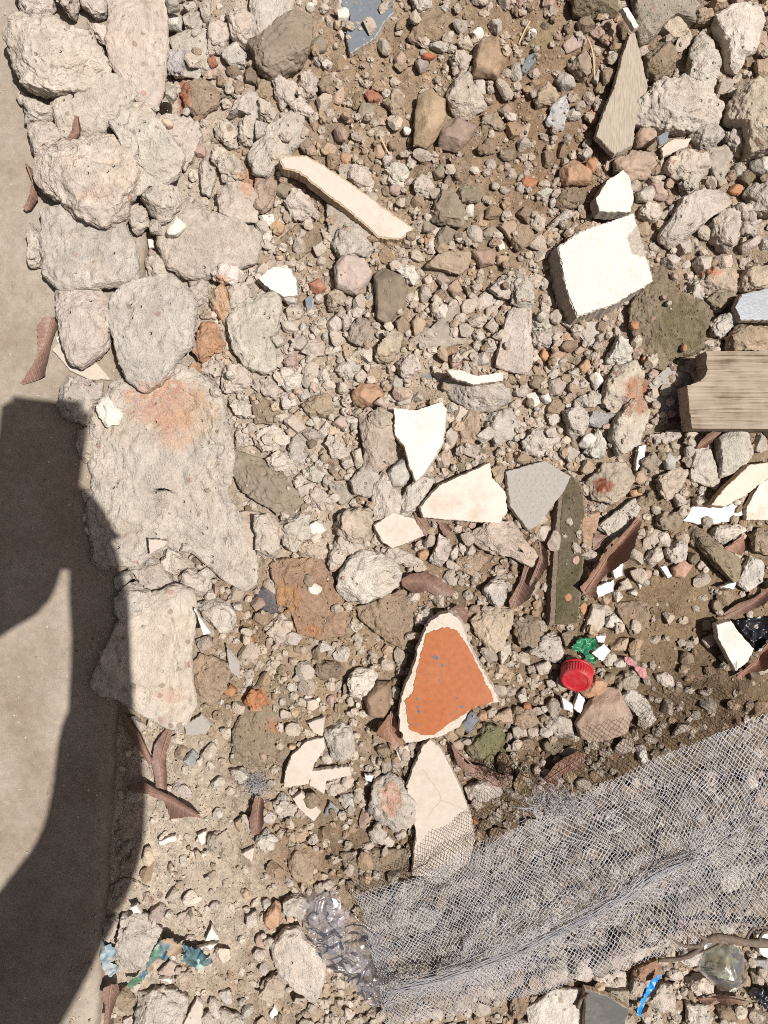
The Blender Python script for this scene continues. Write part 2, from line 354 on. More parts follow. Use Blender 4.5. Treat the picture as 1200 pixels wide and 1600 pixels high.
def hm_add_poly(poly, z):
    sl, m = hm_mask(poly); sub = HM[sl]; sub[m] = np.maximum(sub[m], z)

# ------------------------------------------------------------------ colours (base colours, linear)
PAL = {'c': (0.49, 0.432, 0.366), 'g': (0.45, 0.41, 0.356), 'w': (0.60, 0.555, 0.49), 'b': (0.262, 0.188, 0.124), 'd': (0.225, 0.180, 0.128),
       't': (0.40, 0.300, 0.205), 'o': (0.42, 0.225, 0.125), 'p': (0.39, 0.285, 0.235), 'r': (0.34, 0.12, 0.068), 'm': (0.175, 0.145, 0.085), 'k': (0.20, 0.215, 0.235)}
PAL = {k: np.array(v) for k, v in PAL.items()}
def mixcol(code): return np.mean([PAL[c] for c in code], 0)
# stains with a shape of their own: x, y, rx, ry (photo px), colour, strength
PATCH = [(262, 632, 66, 44, (0.47, 0.28, 0.19), 0.85), (275, 672, 34, 40, (0.48, 0.30, 0.20), 0.7), (312, 650, 34, 44, (0.47, 0.35, 0.23), 0.6), (150, 300, 26, 14, (0.5, 0.33, 0.25), 0.4),
         (287, 152, 12, 30, (0.38, 0.15, 0.085), 0.9), (265, 1085, 22, 16, (0.52, 0.33, 0.24), 0.6), (995, 620, 26, 34, (0.36, 0.165, 0.09), 0.85),
         (945, 760, 18, 14, (0.22, 0.06, 0.025), 1.0), (612, 1250, 20, 28, (0.47, 0.27, 0.185), 0.85), (450, 935, 24, 24, (0.42, 0.23, 0.10), 0.8),
         (400, 1092, 22, 18, (0.42, 0.17, 0.07), 0.8), (428, 1135, 14, 10, (0.42, 0.17, 0.07), 0.7), (490, 985, 16, 10, (0.44, 0.19, 0.08), 0.7), (1065, 510, 45, 50, (0.115, 0.11, 0.05), 0.6),
         (345, 465, 14, 40, (0.5, 0.27, 0.14), 0.75), (900, 945, 20, 20, (0.10, 0.14, 0.035), 0.7), (900, 850, 14, 40, (0.12, 0.14, 0.04), 0.5), (770, 1160, 30, 30, (0.13, 0.15, 0.055), 0.6),
         (668, 590, 14, 9, (0.22, 0.25, 0.28), 0.9), (1105, 425, 25, 7, (0.45, 0.13, 0.06), 0.7), (385, 285, 14, 22, (0.52, 0.28, 0.16), 0.7), (845, 55, 30, 25, (0.34, 0.27, 0.15), 0.7)]
def patches(x, y, z, col):
    k = S * (H - z) / H; ppx = x / k + 600; ppy = 800 - y / k
    for (cx, cy, rx, ry, c, s) in PATCH:
        d = np.hypot((ppx - cx) / rx, (ppy - cy) / ry)
        near = d < 1.7
        if not near.any(): continue
        d = d[near] + 0.42 * n2(ppx[near], ppy[near], 1 / 16.0, cx * 0.1, 4)
        wgt = (np.clip((1.05 - d) / 0.30, 0, 1) * s * np.clip(0.85 + 0.9 * n2(ppx[near], ppy[near], 1 / 7.0, cx * 0.3, 3), 0.15, 1))[:, None]
        col[near] = col[near] * (1 - wgt) + np.array(c) * wgt
    return col

# ------------------------------------------------------------------ the setting: soil and concrete apron
SOIL = [(450, 250, .30, .22, .145), (600, 120, .32, .235, .155), (720, 300, .28, .205, .135), (850, 150, .26, .18, .115), (820, 260, .25, .17, .108), (250, 200, .48, .41, .335), (100, 500, .48, .41, .335), (330, 350, .46, .39, .31), (330, 560, .46, .385, .305), (300, 880, .44, .365, .285),
        (550, 550, .42, .34, .26), (480, 700, .43, .355, .275), (700, 600, .40, .315, .235), (480, 830, .42, .34, .26), (620, 430, .33, .25, .175), (300, 1250, .45, .375, .29), (300, 1450, .49, .415, .33), (220, 1350, .48, .405, .32), (400, 1400, .44, .36, .275),
        (600, 1320, .20, .14, .09), (470, 1350, .27, .19, .12), (1000, 950, .225, .16, .097), (1060, 1100, .165, .116, .071), (950, 1160, .165, .116, .071), (830, 1210, .18, .125, .078), (900, 1400, .27, .21, .15),
        (1100, 300, .33, .26, .19), (950, 620, .33, .26, .19), (430, 950, .26, .175, .105), (400, 1100, .31, .23, .15), (560, 980, .31, .23, .15), (760, 900, .22, .155, .10), (850, 700, .36, .28, .2), (1120, 800, .26, .19, .12), (450, 1540, .38, .30, .22), (1000, 1560, .30, .23, .16), (350, 60, .42, .34, .27)]
SOIL = np.array(SOIL)
def soil_col(x, y):
    ppx = x / S + 600; ppy = 800 - y / S
    ppx = ppx + 60 * n2(x, y, 9, 1.0); ppy = ppy + 60 * n2(x, y, 9, 4.0)
    w = 1 / (((ppx[:, None] - SOIL[None, :, 0]) ** 2 + (ppy[:, None] - SOIL[None, :, 1]) ** 2) + 900) ** 1.6
    c = (w @ SOIL[:, 2:]) / w.sum(1)[:, None]
    f = 1 + 0.22 * n2(x, y, 9, 2.2, 2) * (1 - fine_zone(x, y)) + fine_zone(x, y) * (0.22 * n2(x, y, 40, 2.2) + 0.22 * n2(x, y, 170, 8.2, 2))
    return c * f[:, None] * 1.10
def axis(lo, hi, d, far):
    a = list(np.arange(lo, hi, d)); s = d; x = a[-1]
    r = []
    while x < far: s *= 1.35; x += s; r.append(x)
    l = []; s = d; x = a[0]
    while x > -far: s *= 1.35; x -= s; l.append(x)
    return np.array(l[::-1] + a + r)
ax = axis(-0.30, 0.43, 0.0027, 20); ay = axis(-0.55, 0.55, 0.0027, 20)
AX, AY = np.meshgrid(ax, ay, indexing='ij'); fx, fy = AX.ravel(), AY.ravel()
fz = ground_z(fx, fy)
nx, ny = len(ax), len(ay); idx = np.arange(nx * ny).reshape(nx, ny)
F = np.stack([idx[:-1, :-1].ravel(), idx[1:, :-1].ravel(), idx[1:, 1:].ravel(), idx[:-1, 1:].ravel()], 1)
gcol = soil_col(fx, fy); gcol = patches(fx, fy, fz, gcol)
g = mesh('ground', np.stack([fx, fy, fz], 1), F, M['soil'], gcol); tag(g, kind='structure')

def apron_mat():
    m, nt, b = newmat('apron_concrete'); L = nt.links
    geo = N(nt, 'ShaderNodeNewGeometry')
    def noise(sc, det=6, ro=0.6):
        n = N(nt, 'ShaderNodeTexNoise'); n.inputs['Scale'].default_value = sc; n.inputs['Detail'].default_value = det; n.inputs['Roughness'].default_value = ro
        L.new(geo.outputs['Position'], n.inputs['Vector']); return n
    a, c, d = noise(14, 9, 0.68), noise(160, 5), noise(1100, 3)
    rp = N(nt, 'ShaderNodeValToRGB'); e = rp.color_ramp.elements
    e[0].position = 0.32; e[0].color = (0.27, 0.217, 0.16, 1); e[1].position = 0.68; e[1].color = (0.40, 0.345, 0.28, 1)
    L.new(a.outputs[0], rp.inputs[0])
    mr = N(nt, 'ShaderNodeMapRange'); mr.inputs[1].default_value = .3; mr.inputs[2].default_value = .7; mr.inputs[3].default_value = .86; mr.inputs[4].default_value = 1.1; L.new(c.outputs[0], mr.inputs[0])
    mr2 = N(nt, 'ShaderNodeMapRange'); mr2.inputs[1].default_value = .3; mr2.inputs[2].default_value = .7; mr2.inputs[3].default_value = .84; mr2.inputs[4].default_value = 1.14; L.new(d.outputs[0], mr2.inputs[0])
    mu = N(nt, 'ShaderNodeMath', operation='MULTIPLY'); L.new(mr.outputs[0], mu.inputs[0]); L.new(mr2.outputs[0], mu.inputs[1])
    # dark scuffs, stretched along the apron
    mp = N(nt, 'ShaderNodeMapping'); mp.inputs['Scale'].default_value = (75, 26, 30); mp.inputs['Rotation'].default_value = (0, 0, 0.3); L.new(geo.outputs['Position'], mp.inputs[0])
    s = N(nt, 'ShaderNodeTexNoise'); s.inputs['Scale'].default_value = 1; s.inputs['Detail'].default_value = 7; s.inputs['Roughness'].default_value = 0.7; L.new(mp.outputs[0], s.inputs['Vector'])
    ms = N(nt, 'ShaderNodeMapRange'); ms.inputs[1].default_value = .61; ms.inputs[2].default_value = .80; ms.inputs[3].default_value = 1; ms.inputs[4].default_value = .5; L.new(s.outputs[0], ms.inputs[0])
    m3 = N(nt, 'ShaderNodeMath', operation='MULTIPLY'); L.new(mu.outputs[0], m3.inputs[0]); L.new(ms.outputs[0], m3.inputs[1])
    # pin holes
    v = N(nt, 'ShaderNodeTexVoronoi'); v.inputs['Scale'].default_value = 210; L.new(geo.outputs['Position'], v.inputs['Vector'])
    sp = N(nt, 'ShaderNodeSeparateColor'); L.new(v.outputs['Color'], sp.inputs[0])
    l1 = N(nt, 'ShaderNodeMath', operation='LESS_THAN'); L.new(sp.outputs[0], l1.inputs[0]); l1.inputs[1].default_value = .07
    l2 = N(nt, 'ShaderNodeMath', operation='LESS_THAN'); L.new(v.outputs['Distance'], l2.inputs[0]); l2.inputs[1].default_value = .2
    ph = N(nt, 'ShaderNodeMath', operation='MULTIPLY'); L.new(l1.outputs[0], ph.inputs[0]); L.new(l2.outputs[0], ph.inputs[1])
    vm = N(nt, 'ShaderNodeVectorMath', operation='SCALE'); L.new(rp.outputs[0], vm.inputs[0]); L.new(m3.outputs[0], vm.inputs['Scale'])
    L.new(vm.outputs[0], b.inputs['Base Color'])
    hh = N(nt, 'ShaderNodeMath', operation='MULTIPLY_ADD'); L.new(ph.outputs[0], hh.inputs[0]); hh.inputs[1].default_value = -1.5; L.new(d.outputs[0], hh.inputs[2])
    h3 = N(nt, 'ShaderNodeMath', operation='MULTIPLY_ADD'); L.new(c.outputs[0], h3.inputs[0]); h3.inputs[1].default_value = 1.2; L.new(hh.outputs[0], h3.inputs[2])
    bp = N(nt, 'ShaderNodeBump'); bp.inputs['Strength'].default_value = .45; bp.inputs['Distance'].default_value = .0012; L.new(h3.outputs[0], bp.inputs['Height']); L.new(bp.outputs[0], b.inputs['Normal'])
    b.inputs['Roughness'].default_value = .9; b.inputs['Specular IOR Level'].default_value = .15
    return m
# profile across the edge: flat top, worn round nose, face going down
prof = [(-3.0, 0), (-1.0, 0), (-0.3, 0), (-0.12, 0)] + [(-0.12 + 0.108 * i / 24, 0) for i in range(1, 25)] + [(-0.010, -0.0004), (-0.007, -0.0012), (-0.004, -0.0028), (-0.002, -0.005), (-0.0005, -0.008), (0, -0.012), (0.0015, -0.02), (0.003, -0.05)]
ys = np.concatenate([[-20, -5, -1.2], np.arange(-0.75, 0.751, 0.003), [1.2, 5, 20]])
V = []
for y in ys:
    for (dx, dz) in prof: V.append((edge_x(y) + dx, y, APRON_Z + dz))
V = np.array(V); np_ = len(prof)
ed = np.tile(np.clip(1 + np.array([p[0] for p in prof]) / 0.03, 0, 1), len(ys))
wob = n2(V[:, 0] * 0 + 0.3, V[:, 1], 30, 2.0) * 0.0022 + n2(V[:, 0] * 3, V[:, 1], 150, 5.0) * 0.0011
V[:, 0] += ed * wob; V[:, 2] += ed * wob * 0.4 + np.where(np.abs(V[:, 1]) < 0.8, 0.0005 * n2(V[:, 0], V[:, 1], 30, 11.0), 0)
i = np.arange(len(ys) - 1)[:, None] * np_ + np.arange(np_ - 1)[None, :]
F = np.stack([i.ravel(), (i + 1).ravel(), (i + np_ + 1).ravel(), (i + np_).ravel()], 1)
a = mesh('pavement', V, F, apron_mat()); tag(a, kind='structure')

# ------------------------------------------------------------------ loose stones, traced tile by tile (coordinates: 3 x zoom of a 400 px tile)
# each line: colour code, height (photo px), flags (r rough, s smooth, f flat, k conglomerate) : outline   |   or: e cx cy rx ry
TILES = {
(0, 0): """
c 34 r:80,-40 245,-40 245,55 190,75 100,60
c 40 -:262,-30 380,-30 350,30 340,75 310,60
c 30 -:375,-20 510,-20 490,60 440,75 400,40
c 62 r:70,90 150,85 240,90 320,150 400,145 430,190 470,250 510,290 520,350 440,375 380,400 250,445 130,400 70,320 45,240 45,180
c 34 kf:510,-40 780,-40 785,200 775,350 765,440 710,515 640,470 560,350 520,300 500,200 520,100
c 30 -:415,110 480,110 520,160 500,205 450,190 415,150
cg 40 f:255,480 400,390 520,360 620,400 630,460 560,560 480,630 380,650 300,640
c 34 r:75,520 150,460 240,490 260,550 150,580 80,560
c 18 -:75,440 110,425 130,460 100,490 80,480
c 40 -:120,600 220,570 280,620 300,680 200,740 170,750 130,680
c 66 r:210,720 300,680 390,650 480,640 560,680 640,760 640,850 600,960 580,1010 500,1055 400,1040 320,970 200,880 165,840 170,760
c 56 -:530,600 640,480 700,500 740,570 800,640 850,720 830,800 750,860 700,860 640,900 620,850 650,760 590,690
c 40 -:650,920 720,870 830,880 850,930 820,990 760,1040 700,1010
c 34 r:750,560 830,550 920,580 940,640 900,740 860,800 820,700 780,640
g 18 f:800,190 900,140 1000,150 980,240 930,370 860,350
wk 26 f:790,240 865,240 850,350 785,350
wg 24 -:780,60 850,90 845,135 780,130
g 18 -:850,70 930,50 940,130 870,140
c 20 -:775,0 830,-10 840,40 785,50
bt 24 -:840,400 930,370 1010,380 1040,430 1010,500 930,560 870,500
c 34 r:1070,60 1130,50 1200,80 1200,190 1140,210 1090,170
c 30 r:980,80 1060,60 1080,150 1050,230 980,240
cg 22 -:1020,240 1100,190 1150,240 1140,300 1080,310
c 20 -:930,10 980,0 990,90 960,120
b 18 r:1050,330 1110,310 1140,350 1100,375
b 18 r:1145,330 1180,310 1230,340 1200,390 1150,380
b 14 re:1065 410 30 32
b 14 re:1115 405 32 26
b 12 re:1030 380 24 22
c 30 -:1060,550 1090,460 1200,440 1240,480 1200,550 1120,530
c 28 r:1005,590 1060,560 1110,600 1100,680 1060,680 1020,650
c 28 r:1110,560 1190,540 1210,620 1180,690 1120,670
c 24 -:980,680 1060,700 1080,760 1020,800 990,740
c 30 r:1030,760 1110,740 1150,790 1110,860 1040,850
c 24 -:920,760 960,740 1010,820 980,920 940,900
c 36 -:1020,900 1090,860 1180,880 1215,960 1200,1030 1110,1035 1040,1000
c 44 f:750,1050 825,930 960,990 1110,1035 1215,1095 1200,1230 1035,1290 900,1305 795,1260 750,1170
w 22 -:780,1050 840,1020 870,1060 830,1105 780,1105
g 48 f:204,1005 300,975 450,1050 570,1035 636,1170 636,1320 450,1350 300,1365 216,1290
c 30 -:144,1050 198,1056 198,1245 135,1245
c 26 r:600,950 680,980 690,1050 640,1100 600,1040
p 16 se:940 710 26 30
r 14 r:965,270 1000,260 1020,300 990,320
p 14 se:1000 340 24 26
c 16 re:960 320 26 40
tc 16 se:785 580 28 18
c 20 re:800 430 26 40
c 18 re:890 30 30 26
c 22 r:700,1020 750,1040 760,1100 700,1090
""",
(0, 400): """
c 44 -:265,170 450,150 520,210 525,300 500,410 450,470 380,515 340,490 310,420 280,280
g 56 f:530,220 560,160 680,110 800,100 860,150 910,220 900,420 840,480 760,590 680,630 600,570 560,470 540,380 520,280
c 24 -:680,20 740,0 790,60 770,140 710,120
c 44 r:290,620 330,575 400,590 480,600 470,660 440,700 400,780 330,775 280,720
w 24 -:465,640 510,660 570,740 560,790 500,795 460,720
c 30 -:370,830 420,810 440,900 420,970 380,980
c 18 -:390,1100 430,1090 440,1150 395,1155
c 26 fr:450,750 555,600 690,615 825,534 900,555 1020,660 1065,840 1086,960 1050,1110 1110,1200 1155,1320 1188,1395 1185,1515 1125,1545 1020,1485 900,1380 795,1350 720,1380 675,1440 570,1425 510,1455 450,1410 441,1290 420,1170 450,1080 435,960
o 32 r:900,430 960,300 1010,310 1045,400 1040,440 980,470 940,495
o 18 -:885,510 930,500 945,540 900,550
tc 30 -:980,180 1050,130 1090,280 1060,350 1000,260
c 28 -:1060,150 1150,130 1180,200 1110,270 1070,230
wc 26 -:1000,80 1040,25 1130,60 1130,110 1080,125 1000,110
c 46 f:1071,300 1125,240 1200,195 1290,186 1320,240 1290,360 1290,510 1245,540 1155,510 1095,435
c 22 r:870,110 970,110 980,200 960,260 910,190
c 22 r:950,500 1010,470 1040,560 990,590 950,560
c 26 r:1040,520 1150,510 1180,590 1130,640 1040,630
c 22 r:1060,660 1170,680 1170,760 1110,740
c 16 r:1110,800 1180,780 1190,880 1110,900
d 32 r:1080,975 1116,924 1260,975 1335,1050 1440,1170 1410,1215 1320,1215 1200,1140 1125,1080
c 16 re:1080 560 20 20
c 16 re:1170 120 22 30
c 14 re:1010 640 26 22
""",
(400, 0): """
c 30 f:-20,-30 180,-30 160,90 50,180 -20,200
d 56 -:-24,180 30,190 100,120 190,60 260,80 260,200 200,300 80,360 20,330
w 22 -:380,50 420,25 440,60 420,120 390,110
t 12 se:380 115 17 22
w 12 -e:400 165 15 18
w 14 -e:255 30 20 20
d 16 r:250,190 300,170 335,210 320,245 265,250
c 14 re:290 280 26 28
c 14 re:335 300 24 26
c 30 r:80,370 130,355 200,400 170,470 120,500 85,430
c 28 r:195,360 240,340 290,380 270,460 220,465 195,410
c 26 r:150,490 210,450 270,510 250,550 190,540
tb 22 r:5,360 70,370 80,480 30,470 0,440
c 28 r:0,480 60,470 95,520 70,580 0,560
cg 40 r:-30,720 60,600 150,540 220,540 225,640 150,720 90,780 70,830 0,815
g 18 f:0,570 50,580 40,630 0,650
bd 14 rf:210,560 270,470 330,480 350,580 400,680 390,790 300,760 220,700 200,640
b 26 r:285,380 330,345 380,400 360,450 310,440
r 16 r:510,440 580,410 580,480 530,480
dt 24 -:600,470 650,430 710,480 700,530 640,540
bt 44 s:760,460 820,430 880,480 890,570 840,640 800,690 740,670 750,560
pd 34 s:900,570 960,545 1030,575 1020,630 940,710 860,680 870,620
wt 38 -:890,400 960,340 1000,350 1030,430 1080,500 1020,550 920,530 900,470
bt 42 s:1030,230 1080,170 1130,210 1155,290 1130,360 1020,350
c 26 r:915,270 960,245 1010,280 1000,335 930,330
w 16 -:1000,150 1050,125 1075,165 1040,190
wt 18 -:955,200 990,170 1030,200 1010,230 960,225
dg 22 -:740,280 790,270 815,320 770,340
r 12 se:805 265 30 15
tp 16 se:680 280 28 30
b 18 rf:720,180 760,70 850,40 880,90 860,180 760,210
wc 26 -:720,-20 820,-20 810,40 750,70
c 24 r:1090,110 1130,80 1160,120 1130,160
c 20 r:800,210 860,190 920,220 880,245
c 34 r:130,950 180,895 250,910 290,970 260,1030 170,1020
c 36 r:365,1090 430,1035 520,1080 545,1150 530,1200 400,1210 365,1150
tp 30 -:0,840 70,820 100,870 70,960 30,1000 -10,970
d 18 -:90,870 150,850 190,890 140,930 100,920
wp 24 -:410,800 520,770 550,850 540,920 440,850
c 26 r:600,810 650,750 710,810 690,870 620,870
c 18 -:590,760 630,690 640,750 610,790
c 16 re:735 745 25 30
t 16 se:580 710 28 32
ot 16 se:420 740 28 28
cg 22 -:740,860 790,820 840,880 800,930 750,910
d 18 -:830,800 870,760 900,790 880,830 840,840
b 14 re:900 850 20 25
d 30 -:810,970 880,900 920,900 990,1020 960,1060 850,1050 810,1000
d 26 -:830,1130 890,1060 940,1080 900,1140 850,1175
dm 22 -:940,890 1000,870 1060,900 1040,950 960,950
b 16 r:900,740 960,720 1000,780 990,850 940,880
w 14 -:980,960 1020,955 1020,1010 985,1020
p 18 s:680,1110 710,1095 740,1120 720,1160 690,1160
o 12 se:800 1125 15 20
ot 16 se:100 1070 35 30
dg 16 f:330,960 430,1000 500,1050 560,1110 360,1120 340,1060
d 16 -:930,1100 1000,1085 1060,1120 1030,1140 950,1140
d 18 -:1060,1090 1100,1060 1150,1090 1120,1130 1070,1130
w 16 -:1120,1130 1160,1120 1170,1160 1140,1175
dt 22 -:1140,1060 1200,1040 1240,1080 1200,1130
gc 20 s:1020,380 1070,380 1075,440 1040,450
dt 20 -:1050,560 1120,530 1170,580 1140,605 1070,600
bp 18 s:1130,520 1170,490 1200,510 1190,560
b 14 rf:100,1130 200,1060 300,1050 300,1150 200,1210 100,1210
w 14 -:10,1010 80,1000 85,1050 40,1065
w 12 -:20,1080 75,1085 70,1140 30,1130
b 14 re:1090 690 34 40
b 16 re:1180 720 40 34
b 14 re:700 940 24 30
p 14 se:655 890 28 24
b 14 re:560 800 26 28
d 16 re:520 530 40 44
b 12 re:440 560 28 22
w 12 -e:710 610 22 22
w 10 -e:410 630 16 20
tp 10 se:770 1030 18 18
b 16 re:790 740 30 30
c 12 re:1100 420 20 20
b 14 re:1090 470 20 22
c 12 -e:1110 870 10 14
d 16 re:800 1060 34 30
c 14 re:140 640 26 24
""",
(800, 0): """
m 46 -:280,-40 495,-40 490,80 400,80 290,60
p 10 f:240,210 290,165 355,180 340,210 260,250
p 14 f:365,150 440,100 490,95 490,140 450,210 380,170
mg 50 f:570,-40 850,-40 840,110 760,80 690,140 660,180 610,200 590,120
gt 26 -:690,140 750,90 835,90 835,150 760,190
mt 44 -:630,230 690,175 770,210 770,300 700,380 630,340
cw 50 -:830,360 840,220 900,140 940,180 970,300 965,440 910,400
wg 54 -:950,90 1020,50 1130,40 1170,110 1140,230 1090,270 1070,330 1020,300 1010,200 960,130
cg 56 r:600,480 690,390 800,380 900,420 970,500 960,580 900,600 800,610 690,610 590,570
g 34 -:830,590 940,590 985,640 940,690 900,700 840,640
ct 70 -:1020,500 1080,410 1200,390 1300,450 1300,700 1110,720 1080,600 1020,560
g 28 r:990,620 1050,600 1090,700 1080,730 1000,670
g 26 s:1120,750 1200,740 1260,780 1200,830 1130,800
tp 32 s:570,650 600,605 660,600 680,650 640,685 580,690
pt 38 -:480,760 560,710 660,700 680,770 640,830 540,840 490,800
to 32 s:230,790 290,755 370,810 360,860 250,870 225,830
o 18 se:375 775 25 35
o 16 se:380 550 24 35
or 18 se:80 860 38 30
c 42 r:720,760 820,700 900,740 940,800 880,840 780,840 720,800
c 30 r:780,830 860,810 880,860 830,910 790,880
cg 26 -:580,900 650,860 680,910 640,950 590,940
c 26 -:600,960 660,950 700,1000 660,1040 600,1010
dt 30 -:270,300 320,230 370,240 385,320 340,370 290,360
g 22 r:200,370 240,320 300,400 240,430
dt 26 -:105,470 130,420 180,400 220,440 190,490 120,500
kw 16 f:160,570 190,500 250,445 260,510 240,610 190,610
k 12 f:40,330 70,270 120,240 110,290 60,350
g 14 -:370,370 410,330 400,400
b 20 r:420,340 480,310 470,390 430,410
w 16 -:450,250 480,240 500,290 460,290
w 12 -e:90 160 22 25
c 18 -e:20 340 28 45
b 14 re:85 430 28 30
p 12 se:20 430 20 25
c 46 -:690,1110 800,940 840,920 900,880 1010,890 1020,960 900,1040 750,1160
c 44 r:920,1060 1000,980 1060,1000 1060,1110 1010,1180 930,1110
c 24 -:1070,1150 1170,1090 1160,1140 1090,1190
c 34 r:1050,970 1110,960 1160,1040 1140,1100 1080,1090
gc 44 r:1100,900 1150,870 1200,860 1280,900 1260,1000 1200,1010 1130,980
dc 26 f:890,700 1000,690 1020,740 980,880 950,850
m 18 -:1060,830 1100,800 1140,830 1100,880
tb 28 -:0,1050 60,1030 105,1080 90,1140 30,1170 0,1150
b 18 r:20,1000 60,965 100,990 80,1050
c 16 -:110,910 170,880 210,900 150,940
b 22 r:200,950 260,890 340,880 330,960 240,980
c 20 -:150,1080 250,980 300,1010 220,1050
t 30 -:850,50 900,20 950,40 930,110 870,110
t 26 -:920,0 980,-10 1000,30 950,40
p 20 s:1030,-10 1080,-10 1080,30 1040,30
t 22 -:1140,290 1180,270 1220,300 1200,370 1150,350
b 24 r:300,100 360,90 390,140 320,150
b 20 r:500,110 540,90 560,150 520,180
c 14 re:500 220 22 22
c 20 r:310,720 350,690 390,720 340,750
b 16 re:170 740 30 40
c 14 re:290 540 34 26
c 16 r:820,130 850,200 810,200
t 14 re:1170 230 28 30
o 14 se:1050 890 34 26
g 18 r:1040,780 1070,760 1080,820 1045,830
c 22 r:680,770 710,750 720,810 690,830
p 18 -:640,840 720,860 720,940 670,930
t 14 re:740 860 22 22
c 22 r:770,1140 830,1120 840,1180 790,1200
c 18 r:1160,1130 1200,1110 1220,1160 1170,1170
w 12 -e:110 1010 16 22
c 12 re:190 950 14 20
""",
(400, 400): """
wg 18 -:120,190 195,190 190,220 150,225
pc 42 s:370,60 420,0 500,20 540,80 520,130 470,180 380,150
d 40 s:555,100 600,60 680,100 705,160 690,240 620,310 570,290 560,200
cw 22 r:650,50 700,30 770,90 740,130 680,100
dt 28 f:800,50 880,-20 1000,-10 990,60 960,90 890,70
bp 24 s:1000,-20 1120,-20 1110,40 1050,50
t 18 s:1125,0 1190,0 1170,50 1130,40
c 28 r:1090,150 1140,100 1200,90 1260,110 1270,180 1200,215 1140,190
r 18 r:250,130 290,105 330,150 300,180 260,170
ct 26 r:335,210 360,160 410,150 420,210 390,250 340,250
c 18 -:420,180 460,190 460,240 420,260
c 22 r:140,240 180,220 220,250 210,290 150,300
c 20 -:330,310 360,270 400,280 400,340 360,365 330,350
c 18 -:400,270 440,280 440,340 410,350
bc 26 r:430,370 460,310 520,300 550,350 530,410 460,410
c 16 -:120,310 180,300 200,350 170,375 130,350
c 16 r:250,330 290,320 310,370 280,395
c 20 r:160,390 220,370 245,410 210,440 165,430
c 16 r:65,380 120,370 140,410 90,430
pw 20 -:210,450 260,390 325,410 325,460 270,475
c 14 -:325,440 350,410 370,450 345,475
ct 34 r:560,440 600,390 650,350 685,390 660,450 610,510 570,490
b 20 r:655,310 700,270 725,310 710,370 670,380
t 20 s:730,310 760,275 795,310 780,360 740,380
cw 18 -:840,260 880,220 910,250 890,290 840,290
dg 18 f:725,390 820,340 920,240 960,230 980,400 880,430 790,465 740,420
c 28 r:660,490 700,445 760,470 760,530 710,575 665,550
c 22 r:370,500 430,470 490,520 470,570 420,580 375,540
cw 24 -:90,560 140,525 220,560 215,600 150,630 95,600
c 16 -:205,590 250,540 280,590 240,620
c 16 -:275,540 330,530 350,590 300,590
g 16 f:185,640 300,595 330,620 300,640 220,680
t 32 r:210,700 260,655 340,655 365,700 340,740 260,755
to 34 s:455,640 500,600 570,605 600,650 590,700 500,705 460,690
p 16 -:550,690 590,660 620,720
t 18 -:510,570 550,510 600,540 570,600
c 18 r:620,590 650,560 690,580 680,640 640,640
cg 16 r:640,650 740,640 720,690 660,700
g 42 r:880,590 940,575 1040,595 1150,590 1190,640 1180,690 1090,725 980,710 910,660
ct 42 -:480,750 530,720 640,790 655,950 620,980 570,1000 500,990 510,920 490,820
tc 18 -:525,740 570,715 635,740 635,790 580,800 530,780
g 30 s:620,1020 660,960 690,945 720,1030 690,1080 640,1080
gc 30 f:440,1060 490,1000 560,990 580,1050 550,1130 460,1110
g 32 -:680,1130 740,1050 830,990 830,1050 790,1150 770,1220 680,1220
c 28 -:550,1090 600,1000 640,1090 680,1120 670,1230 560,1230
c 26 r:0,830 90,790 130,850 100,910 30,920 0,890
c 22 r:45,960 100,920 140,920 130,1000 70,1000
c 22 r:110,990 150,920 200,960 190,1020 130,1040
g 22 -:150,900 190,840 230,860 230,960 200,1000 170,950
p 14 -:140,820 180,790 205,840 160,850
c 18 -:215,830 270,810 310,850 270,880
cw 16 -:290,820 340,760 350,820 310,860
c 20 -:325,880 350,840 430,900 430,950 360,940
pc 18 -:350,790 400,750 450,770 420,820
c 14 -:440,790 480,770 480,820 450,830
bt 16 f:315,960 350,935 460,1000 440,1030 380,1045
c 18 -:390,950 440,935 460,980 420,1000
c 18 -:450,910 490,900 505,980 470,1000
c 20 r:235,990 300,960 330,1020 290,1060 240,1040
c 16 r:175,1040 210,1010 245,1050 210,1075
c 16 r:185,1090 270,1060 280,1100 210,1130
dg 20 f:335,1060 390,1070 455,1130 400,1165 350,1100
cp 22 r:240,1130 290,1090 350,1130 330,1190 260,1190
c 16 r:20,590 60,560 100,620 90,680 40,670
wc 18 -:110,640 180,640 190,700 130,720
b 16 rf:-20,640 60,660 110,730 80,780 0,780
t 14 -:190,770 230,740 270,760 230,800
bc 16 r:440,740 480,710 510,735 480,760
pc 14 s:785,110 820,80 830,130 800,150
p 14 s:830,100 880,80 910,120 870,140
pt 18 s:890,150 940,110 965,160 930,190
b 16 -:830,190 860,150 895,170 880,230
b 14 -:970,140 1000,130 1025,160 1000,200
t 14 s:1005,115 1060,125 1060,160 1020,150
c 18 r:1020,220 1070,170 1130,210 1090,240 1040,260
c 14 r:950,220 990,205 1005,245 970,260
c 16 r:1075,330 1110,290 1140,320 1110,370
c 16 r:1010,360 1050,340 1075,380 1040,410
c 16 r:1060,430 1110,390 1130,440 1080,465
ct 18 r:955,440 1010,415 1045,460 1000,490 960,480
bo 14 -:875,440 930,420 950,450 890,475
p 14 s:905,480 940,470 955,510 920,525
t 24 r:940,790 970,720 1040,730 1040,830 1010,900 930,920 940,850
pw 18 -:890,830 930,790 945,850 930,890 890,890
cg 26 -:1070,740 1200,720 1230,790 1200,850 1120,890 1070,800
cg 22 -:1025,850 1090,800 1130,830 1070,880
tc 20 -:850,940 890,900 930,930 900,990 850,990
